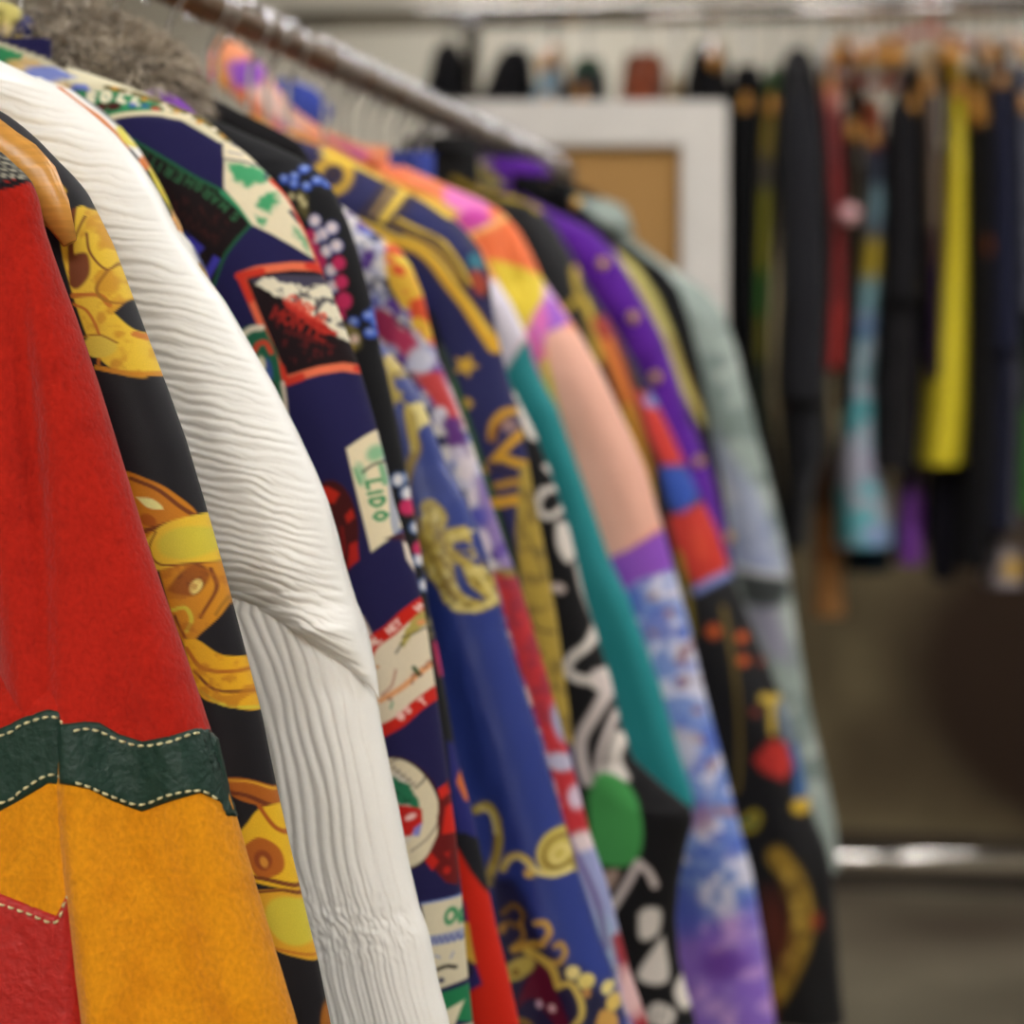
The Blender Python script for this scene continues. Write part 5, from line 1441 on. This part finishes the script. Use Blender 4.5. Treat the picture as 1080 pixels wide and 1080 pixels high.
def bg_garment(name, label, cat, prof, paint, mat='dark', depth=.17, hang=True, hang_label=None, tilt=0, top_depth=.05, group=GB, sleeve=None):
    """a garment seen edge on: prof rows (v, uL, uR); its width runs towards the camera"""
    pr_ = np.array(prof, float)
    uc = .5 * (pr_[0, 1] + pr_[0, 2])
    base = railpt(uc)
    zz = np.array([R3(uc, v, float(np.interp(v - pr_[0, 0], [0, 40, 110], [top_depth, .09, .16]))).z for v in pr_[:, 0]])
    root = thing(name, label, cat, (base.x, base.y, zz.max()), group, math.atan2(dirv.y, dirv.x))
    v = np.arange(pr_[0, 0], pr_[-1, 0] + .01, 3.0)
    cL = np.interp(v, pr_[:, 0], pr_[:, 1]); cR = np.interp(v, pr_[:, 0], pr_[:, 2])
    k = (Dr - .12) / F
    cx = (.5 * (cL + cR) - uc) * k; hw = .5 * (cR - cL) * k
    cx = gsm(cx, 7); hw = gsm(hw, 5)
    z = np.interp(v, pr_[:, 0], zz) - zz.max()
    dr = -z
    hd = np.interp(dr, [0, .03, .10, .2, .5], [top_depth, top_depth + .03, depth * .86, depth, depth * 1.05])
    n = 40
    th = np.linspace(0, 2 * math.pi, n, endpoint=False)
    V = []
    sd = int(uc)
    for i in range(len(v)):
        c = np.cos(th); s = np.sin(th)
        rp = 1.0 + .12 * (fbm(th * 2.2, z[i] * 2.2 + 0 * th, sd, 2) - .5) * min(1, dr[i] / .15)
        x = cx[i] + hw[i] * np.sign(c) * np.abs(c) ** .75 * rp
        y = hd[i] * np.sign(s) * np.abs(s) ** .8
        zs = z[i] - .12 * np.abs(y) * np.exp(-dr[i] / .12)
        V.append(np.stack([x, y, zs], -1))
    V = np.array(V).reshape(-1, 3)
    uu = uc + V[:, 0] / k; vv = np.interp(-V[:, 2], dr, v)
    col = paint(uu, vv)
    body = link_mesh('body', V, [list(range(n)), list(range((len(v) - 1) * n, len(v) * n))[::-1]], M[mat], root, (0, 0, 0), col, quads=ring_quads(len(v), n))
    if sleeve:
        v0, v1, col_s = sleeve
        m_ = (v >= v0) & (v <= v1)
        i0 = np.nonzero(m_)[0]
        for sg in (-1, 1):
            pts = [(cx[i] * 1.0, sg * (hd[i] * .93 + .004), z[i] - .12 * hd[i] * math.exp(-dr[i] / .12)) for i in i0[::4]]
            rr = [max(.006, hw[i] * .82) * min(1, .5 + 3.0 * j / len(i0[::4])) for j, i in enumerate(i0[::4])]
            Vs, qs = sweep(pts, rr, 14)
            link_mesh('sleeve', Vs, qs, M[mat], root, (0, 0, 0), np.tile(lin(col_s), (len(Vs), 1)))
    if hang:
        hr = thing('wooden_hanger', hang_label, 'coat hanger', (base.x, base.y, zr), 'wooden hangers on the back rack', math.atan2(dirv.y, dirv.x) + math.radians(tilt))
        hz = min(-.05, zz.max() - zr - .014)
        pts = [(0, y, hz - .008 - .42 * abs(y) - .6 * y * y) for y in np.linspace(-.13, .13, 31)]
        tube('arm', pts, .0115, M['wood'], hr, n=12, flat=((1, 0, 0), .72))
        Rh = .0195
        hp = [(0, 0, hz), (0, .001, hz * .7), (0, .004, -.032)] + [(0, Rh * math.cos(math.radians(-35 + 255 * t / 14)), Rh * math.sin(math.radians(-35 + 255 * t / 14))) for t in range(15)]
        tube('hook', crv(hp, 3), .0021, M['chrome'], hr, n=8)
    return root


def bands(*bs, soft=8):
    def f(u, v):
        p = Paint(u, v, bs[0][1])
        for (v0, c) in bs[1:]:
            a = smooth(v0 - soft, v0 + soft, v)
            p.c = p.c * (1 - a[:, None]) + lin(c) * a[:, None]
        return p.c
    return f


def ribbed(c1, c2, seed):
    def f(u, v):
        p = Paint(u, v, c1)
        p.mottle(c2, 9, .5, .12, seed, sx=.6)
        return p.c
    return f


K = (24, 23, 27)
bg_garment('dark_jacket', 'small black jacket beside the chrome upright, first on the back rack', 'jacket', [(40, 466, 482), (52, 458, 489), (90, 455, 490), (330, 458, 489)], flat(K), hang_label='wooden hanger holding the small black jacket by the chrome upright', sleeve=(54, 320, K))


def p_pur(u, v):
    p = Paint(u, v, K); p.ell(528, 112, 20, 12, (70, 34, 110), soft=8); return p.c


bg_garment('round_shoulder_coat', 'black coat with rounded shoulder and a purple patch above the board', 'coat', [(46, 534, 556), (56, 524, 562), (80, 515, 563), (105, 508, 562), (420, 514, 558)], p_pur, hang_label='wooden hanger holding the rounded black coat with the purple patch', sleeve=(60, 400, K))
bg_garment('blue_blouse', 'pale blue blouse showing above the board', 'blouse', [(66, 577, 589), (78, 570, 592), (105, 561, 594), (380, 566, 594)], flat((150, 178, 196)), 'cotton', hang_label='wooden hanger holding the pale blue blouse')


def p_green(u, v):
    p = Paint(u, v, (30, 52, 38)); p.ell(620, 96, 14, 22, (44, 30, 48), soft=6); p.ell(616, 72, 12, 6, (40, 80, 56), soft=5); return p.c


bg_garment('green_jacket', 'dark green and plum jacket showing above the board', 'jacket', [(56, 609, 632), (70, 602, 640), (105, 600, 642), (400, 602, 640)], p_green, 'velvet', hang_label='wooden hanger holding the dark green and plum jacket')
bg_garment('rust_jacket', 'rust brown fleecy jacket showing above the board', 'jacket', [(52, 662, 696), (62, 657, 702), (105, 653, 702), (420, 656, 700)], ribbed((150, 78, 48), (104, 50, 32), 4), 'wool', hang_label='wooden hanger holding the rust brown fleecy jacket', sleeve=(66, 400, (140, 70, 44)))
bg_garment('gold_top', 'mustard gold top in the gap beside the rust jacket', 'top', [(74, 710, 718), (90, 706, 721), (400, 706, 721)], flat((160, 122, 54)), 'satin', hang_label='wooden hanger holding the mustard gold top')
bg_garment('black_dress', 'long black dress with domed shoulder at the board edge', 'dress', [(42, 736, 760), (52, 729, 767), (76, 722, 771), (300, 721, 773), (590, 730, 786)], flat((20, 19, 22)), hang_label='wooden hanger holding the long black dress at the board edge', sleeve=(60, 430, (20, 19, 22)))
bg_garment('black_gown', 'narrow long black gown beside the domed black dress', 'dress', [(64, 776, 800), (76, 771, 806), (360, 772, 804), (480, 784, 822), (590, 796, 836)], flat((19, 19, 21)), hang_label='wooden hanger holding the narrow long black gown')
bg_garment('olive_dress', 'narrow dress banded in green, mustard and olive', 'dress', [(66, 808, 822), (80, 806, 824), (200, 799, 818), (360, 794, 812), (470, 796, 812)], bands((0, (54, 84, 44)), (104, (88, 80, 40)), (128, (128, 108, 28)), (168, (70, 62, 50)), (200, (122, 118, 18)), (285, (44, 92, 24)), (335, (100, 96, 24)), (380, (30, 40, 24))), 'satin', hang_label='wooden hanger holding the green and mustard banded dress')


def p_char(u, v):
    p = Paint(u, v, (37, 37, 42)); p.mottle((30, 30, 34), 22, .5, .2, 3); p.ell(819, 430, 9, 9, (110, 84, 84), soft=6); return p.c


bg_garment('charcoal_coat', 'charcoal coat with the widest shoulder on the back rack', 'coat', [(46, 832, 850), (58, 824, 860), (110, 820, 868), (150, 818, 873), (300, 820, 876), (400, 816, 874), (480, 824, 872), (520, 828, 858), (580, 832, 850)], p_char, 'wool', hang_label='wooden hanger holding the charcoal coat', sleeve=(62, 430, (38, 38, 43)))
bg_garment('red_dress', 'crimson dress with a salmon and white top', 'dress', [(40, 868, 880), (60, 863, 886), (115, 864, 889), (250, 873, 894), (330, 870, 895), (388, 866, 890)], bands((0, (190, 190, 196)), (78, (190, 110, 96)), (114, (112, 22, 26)), (180, (134, 38, 38)), (320, (172, 48, 46))), 'satin', hang_label='wooden hanger holding the crimson dress')
pd = bg_garment('brown_dress', 'dark brown dress with a round pink brooch', 'dress', [(92, 893, 905), (110, 890, 907), (300, 886, 904), (430, 880, 902)], flat((40, 30, 26)), hang_label='wooden hanger holding the dark brown dress with the brooch')
bm = bmesh.new(); bmesh.ops.create_uvsphere(bm, u_segments=18, v_segments=10, radius=.0165)
me = bpy.data.meshes.new('brooch'); bm.to_mesh(me); bm.free(); me.polygons.foreach_set('use_smooth', np.ones(len(me.polygons), bool)); me.materials.append(M['pearl'])
bo = bpy.data.objects.new('brooch', me); C.objects.link(bo); bo.parent = pd
w = R3(896, 226, .19); bo.location = pd.matrix_basis.inverted() @ w


def p_sea(u, v):
    f = bands((0, (150, 84, 50)), (124, (112, 34, 42)), (158, (46, 50, 66)), (196, (96, 122, 132)), (236, (70, 76, 96)), (252, (156, 134, 36)), (294, (106, 140, 148)), (330, (54, 96, 140)), (356, (120, 150, 160)), (420, (80, 156, 164)), (470, (160, 160, 180)), (510, (88, 176, 186)), soft=9)
    p = Paint(u, v, (0, 0, 0)); p.c = f(u, v); p.mottle((170, 170, 186), 16, .62, .1, 4, pts=[(860, 330), (950, 330), (950, 600), (860, 600)]); p.ell(926, 566, 16, 12, (140, 160, 206), soft=8); return p.c


bg_garment('sea_print_dress', 'aqua blue and lilac print dress with a yellow band', 'dress', [(98, 911, 926), (116, 906, 931), (200, 911, 934), (300, 899, 930), (400, 889, 920), (480, 881, 926), (520, 878, 936), (580, 878, 942)], p_sea, 'silk', hang_label='wooden hanger holding the aqua print dress')
bg_garment('black_skirt_dress', 'plain black dress hanging left of the yellow dress', 'dress', [(64, 954, 964), (84, 948, 966), (110, 934, 966), (240, 931, 968), (400, 918, 966), (498, 908, 966)], ribbed((34, 32, 35), (26, 25, 27), 5), hang_label='wooden hanger holding the plain black dress left of the yellow one', sleeve=(90, 330, (28, 27, 30)))
bg_garment('taupe_dress', 'taupe dress with a cream neck', 'dress', [(44, 966, 982), (60, 966, 988), (100, 968, 989), (240, 971, 990), (400, 974, 990)], bands((0, (200, 176, 140)), (94, (96, 82, 74)), (170, (110, 94, 80)), (240, (70, 50, 50)), (280, (40, 24, 50))), hang_label='wooden hanger holding the taupe dress')
bg_garment('yellow_dress', 'bright yellow satin dress', 'dress', [(50, 1001, 1012), (75, 997, 1015), (110, 998, 1013), (150, 993, 1016), (250, 987, 1017), (340, 978, 1018), (430, 969, 1018), (492, 963, 1014)], bands((0, (190, 160, 40)), (100, (212, 192, 36)), (300, (206, 188, 34))), 'satin', hang_label='wooden hanger holding the yellow satin dress')


def p_gb(u, v):
    p = Paint(u, v, (20, 19, 22)); p.ell(1028, 92, 14, 18, (128, 84, 36), soft=4); p.ell(1026, 92, 7, 10, (196, 160, 96), soft=3); p.poly([(1014, 112), (1044, 112), (1044, 132), (1014, 132)], (150, 106, 46), soft=6); p.ell(1030, 84, 12, 5, (50, 48, 24), soft=4); p.ell(1038, 260, 6, 8, (110, 56, 22), soft=6); return p.c


bg_garment('brooch_dress', 'black dress with a gold ornamented collar right of the yellow dress', 'dress', [(66, 1018, 1032), (84, 1016, 1042), (130, 1016, 1042), (300, 1018, 1046), (450, 1014, 1044), (600, 1006, 1040)], p_gb, hang_label='wooden hanger holding the black dress with the gold collar')
bg_garment('navy_coat', 'midnight navy coat next to the gold collared dress', 'coat', [(40, 1046, 1054), (56, 1042, 1059), (100, 1040, 1062), (300, 1038, 1067), (430, 1036, 1070), (560, 1030, 1066)], ribbed((30, 32, 54), (22, 23, 40), 7), 'wool', hang_label='wooden hanger holding the navy coat', sleeve=(60, 380, (28, 30, 50)))
bg_garment('grey_dress', 'slate grey dress at the picture edge', 'dress', [(64, 1066, 1084), (90, 1062, 1090), (200, 1060, 1092), (330, 1064, 1090)], ribbed((92, 94, 106), (72, 74, 88), 8), 'cotton', hang_label='wooden hanger holding the slate grey dress')
bg_garment('green_skirt', 'bright green skirt at the picture edge', 'skirt', [(176, 1084, 1096), (200, 1078, 1110), (300, 1074, 1112), (420, 1070, 1114), (544, 1064, 1116)], bands((0, (64, 150, 70)), (330, (30, 80, 50)), (430, (70, 150, 50))), 'satin', hang_label='wooden hanger holding the bright green skirt', depth=.12)


def p_lil(u, v):
    p = Paint(u, v, (96, 90, 98)); p.poly([(1030, 520), (1060, 520), (1080, 640), (1030, 640)], (150, 142, 150), soft=8); p.ell(1063, 602, 11, 11, (190, 150, 50), soft=4); p.ell(1062, 570, 9, 14, (70, 54, 30), soft=5); return p.c


bg_garment('lilac_scarf_dress', 'grey lilac dress hem with a mustard spot below the navy coat', 'dress', [(70, 1071, 1074), (360, 1070, 1076), (480, 1052, 1074), (560, 1042, 1076), (624, 1035, 1078)], p_lil, 'silk', hang=False, top_depth=.02, depth=.10)
bg_garment('plum_dress', 'plum purple dress hem below the plain black dress', 'dress', [(70, 949, 952), (340, 964, 970), (480, 946, 976), (560, 944, 974), (600, 942, 974)], bands((0, (40, 16, 50)), (520, (116, 54, 150))), 'satin', hang=False, top_depth=.02, depth=.09)
bg_garment('ink_dress', 'ink blue dress hem under the aqua print dress', 'dress', [(70, 906, 909), (400, 915, 922), (500, 896, 936), (608, 890, 940)], flat((12, 26, 38)), hang=False, top_depth=.02, depth=.09)
bg_garment('black_trousers', 'black trousers showing below the yellow dress', 'trousers', [(70, 993, 996), (360, 1000, 1006), (470, 980, 1012), (560, 974, 1012), (618, 982, 1008)], flat((22, 20, 28)), hang=False, top_depth=.02, depth=.08)
bg_garment('tan_trousers', 'tan trouser leg hanging lowest beside the charcoal coat', 'trousers', [(70, 858, 861), (380, 862, 868), (470, 858, 878), (520, 857, 885), (600, 858, 889), (656, 857, 892)], bands((0, (80, 52, 32)), (540, (140, 92, 54)), (600, (182, 130, 80))), 'cotton', hang=False, top_depth=.02, depth=.07)

# red plastic hanger seen askew, and bare wooden hangers among the dresses
def red_hanger(u):
    b = railpt(u)
    root = thing('plastic_hanger', 'red plastic hanger askew above the taupe dress', 'coat hanger', (b.x, b.y, zr), None, math.atan2(dirv.y, dirv.x) + math.radians(-68))
    pts = [(0, 0, -.035), (0, .06, -.05), (0, .13, -.085), (0, .17, -.11), (0, .13, -.12), (0, 0, -.122), (0, -.13, -.12), (0, -.17, -.11), (0, -.13, -.085), (0, -.06, -.05)]
    tube('arm', pts, .006, M['red_plastic'], root, close=True)
    Rh = .021
    tube('hook', crv([(0, 0, -.034)] + [(0, Rh * math.cos(math.radians(-50 + 250 * t / 14)), Rh * math.sin(math.radians(-50 + 250 * t / 14))) for t in range(15)], 3), .0035, M['red_plastic'], root)


red_hanger(980)
fb = None
for u in (585, 752, 889, 900, 917, 930, 942, 948, 992, 1004, 1036, 1064):
    b = railpt(u)
    if fb is None:
        fb = thing('bare_hanger', 'bare wooden hanger among the garments on the back rack', 'coat hanger', (b.x, b.y, zr), 'bare hangers on the back rack', math.atan2(dirv.y, dirv.x))
        tube('arm', [(0, y, -.052 - .24 * abs(y) - .4 * y * y) for y in np.linspace(-.17, .17, 31)], .0125, M['wood'], fb, n=12, flat=((1, 0, 0), .75))
        Rh = .0195
        tube('hook', crv([(0, 0, -.05), (0, .001, -.04), (0, .004, -.032)] + [(0, Rh * math.cos(math.radians(-35 + 255 * t / 14)), Rh * math.sin(math.radians(-35 + 255 * t / 14))) for t in range(15)], 3), .0021, M['chrome'], fb, n=8)
    else:
        r = fb.copy(); C.objects.link(r); r.location = (b.x, b.y, zr); r.rotation_euler = (0, 0, math.atan2(dirv.y, dirv.x) + math.radians(float(rng.uniform(-6, 6))))
        for ch in list(fb.children):
            c = ch.copy(); C.objects.link(c); c.parent = r

# ------------------------------------------------------------------ the room
def struct(o):
    o['kind'] = 'structure'
    return o


def room_mat(name, build):
    m, nt, bs = node_mat(name)
    build(nt, bs)
    return m


def mottled(c1, c2, c3, scale, rough=.8, spec=.2, thr=(.35, .65), dado=None, bump=.2):
    def f(nt, bs):
        N = nt.nodes.new
        tc = N('ShaderNodeTexCoord')
        n1 = N('ShaderNodeTexNoise'); n1.inputs['Scale'].default_value = scale; n1.inputs['Detail'].default_value = 5
        n2 = N('ShaderNodeTexNoise'); n2.inputs['Scale'].default_value = scale * .37; n2.inputs['Detail'].default_value = 2
        L(nt, tc.outputs['Object'], n1.inputs['Vector']); L(nt, tc.outputs['Object'], n2.inputs['Vector'])
        r1 = N('ShaderNodeValToRGB'); r1.color_ramp.elements[0].color = rgba(c1); r1.color_ramp.elements[1].color = rgba(c2)
        r1.color_ramp.elements[0].position, r1.color_ramp.elements[1].position = thr
        L(nt, n1.outputs['Fac'], r1.inputs['Fac'])
        mx = N('ShaderNodeMix'); mx.data_type = 'RGBA'
        r2 = N('ShaderNodeMapRange'); r2.inputs[1].default_value = .5; r2.inputs[2].default_value = .62
        L(nt, n2.outputs['Fac'], r2.inputs[0]); L(nt, r2.outputs[0], mx.inputs[0]); L(nt, r1.outputs[0], mx.inputs[6]); mx.inputs[7].default_value = rgba(c3)
        L(nt, mx.outputs[2], bs.inputs['Base Color'])
        bs.inputs['Roughness'].default_value = rough; bs.inputs['Specular IOR Level'].default_value = spec
        bp = N('ShaderNodeBump'); bp.inputs['Strength'].default_value = bump; bp.inputs['Distance'].default_value = .01
        L(nt, n1.outputs['Fac'], bp.inputs['Height']); L(nt, bp.outputs[0], bs.inputs['Normal'])
    return f


m_floor = room_mat('concrete_floor', mottled((100, 92, 76), (134, 125, 106), (82, 71, 59), 1.6, .6, .3))
m_plaster = room_mat('cream_plaster', mottled((206, 200, 184), (216, 210, 196), (200, 194, 180), 2.2, .9, .1, bump=.05))
m_dado = room_mat('mottled_concrete', mottled((88, 78, 60), (148, 134, 104), (58, 45, 37), 2.0, .9, .1))  # lower wall, darker than the plaster, with random brown blotches
m_ceil = room_mat('white_ceiling', mottled((150, 147, 142), (158, 155, 150), (144, 141, 136), 3, .95, .05, bump=.03))
YB = 6.75
XL_, XR_, YN, H = -3.4, 3.6, -2.2, 2.75
struct(boxmesh('floor', XL_ - .1, XR_ + .1, YN - .1, YB + .2, -.1, 0, m_floor))
struct(boxmesh('ceiling', XL_ - .1, XR_ + .1, YN - .1, YB + .2, H, H + .1, m_ceil))
struct(boxmesh('wall_back', XL_ - .1, XR_ + .1, YB, YB + .15, 1.95, H, m_plaster))
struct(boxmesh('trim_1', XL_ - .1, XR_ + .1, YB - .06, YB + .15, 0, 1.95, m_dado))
struct(boxmesh('base_strip_back', XL_, XR_, YB - .085, YB - .06, 0, .14, plain('dark_strip', (44, 34, 28), .7, scale=8, var=.2), bev=.004))  # plain dark strip along the foot of the back wall
struct(boxmesh('wall_left', XL_ - .1, XL_, YN, YB, 0, H, m_plaster))
struct(boxmesh('wall_right', XR_, XR_ + .1, YN, YB, 0, H, m_plaster))
struct(boxmesh('wall_front', XL_, XR_, YN - .1, YN, 0, H, m_plaster))

# ceiling lamps, unseen; several are added fill for the garments and back wall
em, nt, bs = node_mat('lamp_diffuser')
bs.inputs['Base Color'].default_value = (1, 1, 1, 1)
bs.inputs['Emission Color'].default_value = (1.0, .98, .95, 1)
bs.inputs['Emission Strength'].default_value = 46.0
for k, (x, y, wdt, dep, lab) in enumerate([(-1.1, -1.5, 1.25, .3, 'added as front fill behind the camera, left wall side'), (.5, -1.4, 1.25, .3, 'added as front fill behind the camera, over the aisle'),
                                           (.8, .9, .55, .17, 'above the aisle beside the front rack'),
                                           (-1.0, 1.7, .55, .17, 'above the middle of the front rack'), (.5, 2.5, .7, .2, 'added to brighten the back rack, above the aisle'),
                                           (1.5, 2.7, .7, .2, 'above the right end of the back rack'),
                                           (-1.5, 5.75, .7, .2, 'added to brighten the back wall, left of the back rack'), (.7, 5.75, .7, .2, 'added to brighten the back wall, behind the back rack')]):
    t = thing('ceiling_light', 'white fluorescent ceiling light ' + lab, 'ceiling light', (x, y, H), 'ceiling lights')
    boxmesh('housing', -wdt / 2, wdt / 2, -dep / 2, dep / 2, -.05, -.001, M['lamp_body'], t, bev=.006)
    boxmesh('diffuser', -wdt / 2 + .03, wdt / 2 - .03, -dep / 2 + .03, dep / 2 - .03, -.062, -.0505, em, t)

w = bpy.data.worlds.new('room_air'); bpy.context.scene.world = w; w.use_nodes = True
w.node_tree.nodes['Background'].inputs[0].default_value = (1, .97, .93, 1)
w.node_tree.nodes['Background'].inputs[1].default_value = .05

# ------------------------------------------------------------------ camera
cd = bpy.data.cameras.new('camera'); cam = bpy.data.objects.new('camera', cd); C.objects.link(cam)
cam.location = (0, 0, EYE); cam.rotation_euler = (math.pi / 2, 0, TH)
cd.sensor_width = 36; cd.lens = F / 1080 * 36; cd.shift_y = -75 / 1080
cd.clip_start = .05
cd.dof.use_dof = True; cd.dof.focus_distance = 1.225; cd.dof.aperture_fstop = 5.2; cd.dof.aperture_blades = 0
sc = bpy.context.scene
sc.camera = cam
sc.view_settings.view_transform = 'Standard'; sc.view_settings.look = 'None'
sc.view_settings.gamma = 1; sc.view_settings.use_curve_mapping = False
sc.view_settings.exposure = 0.56
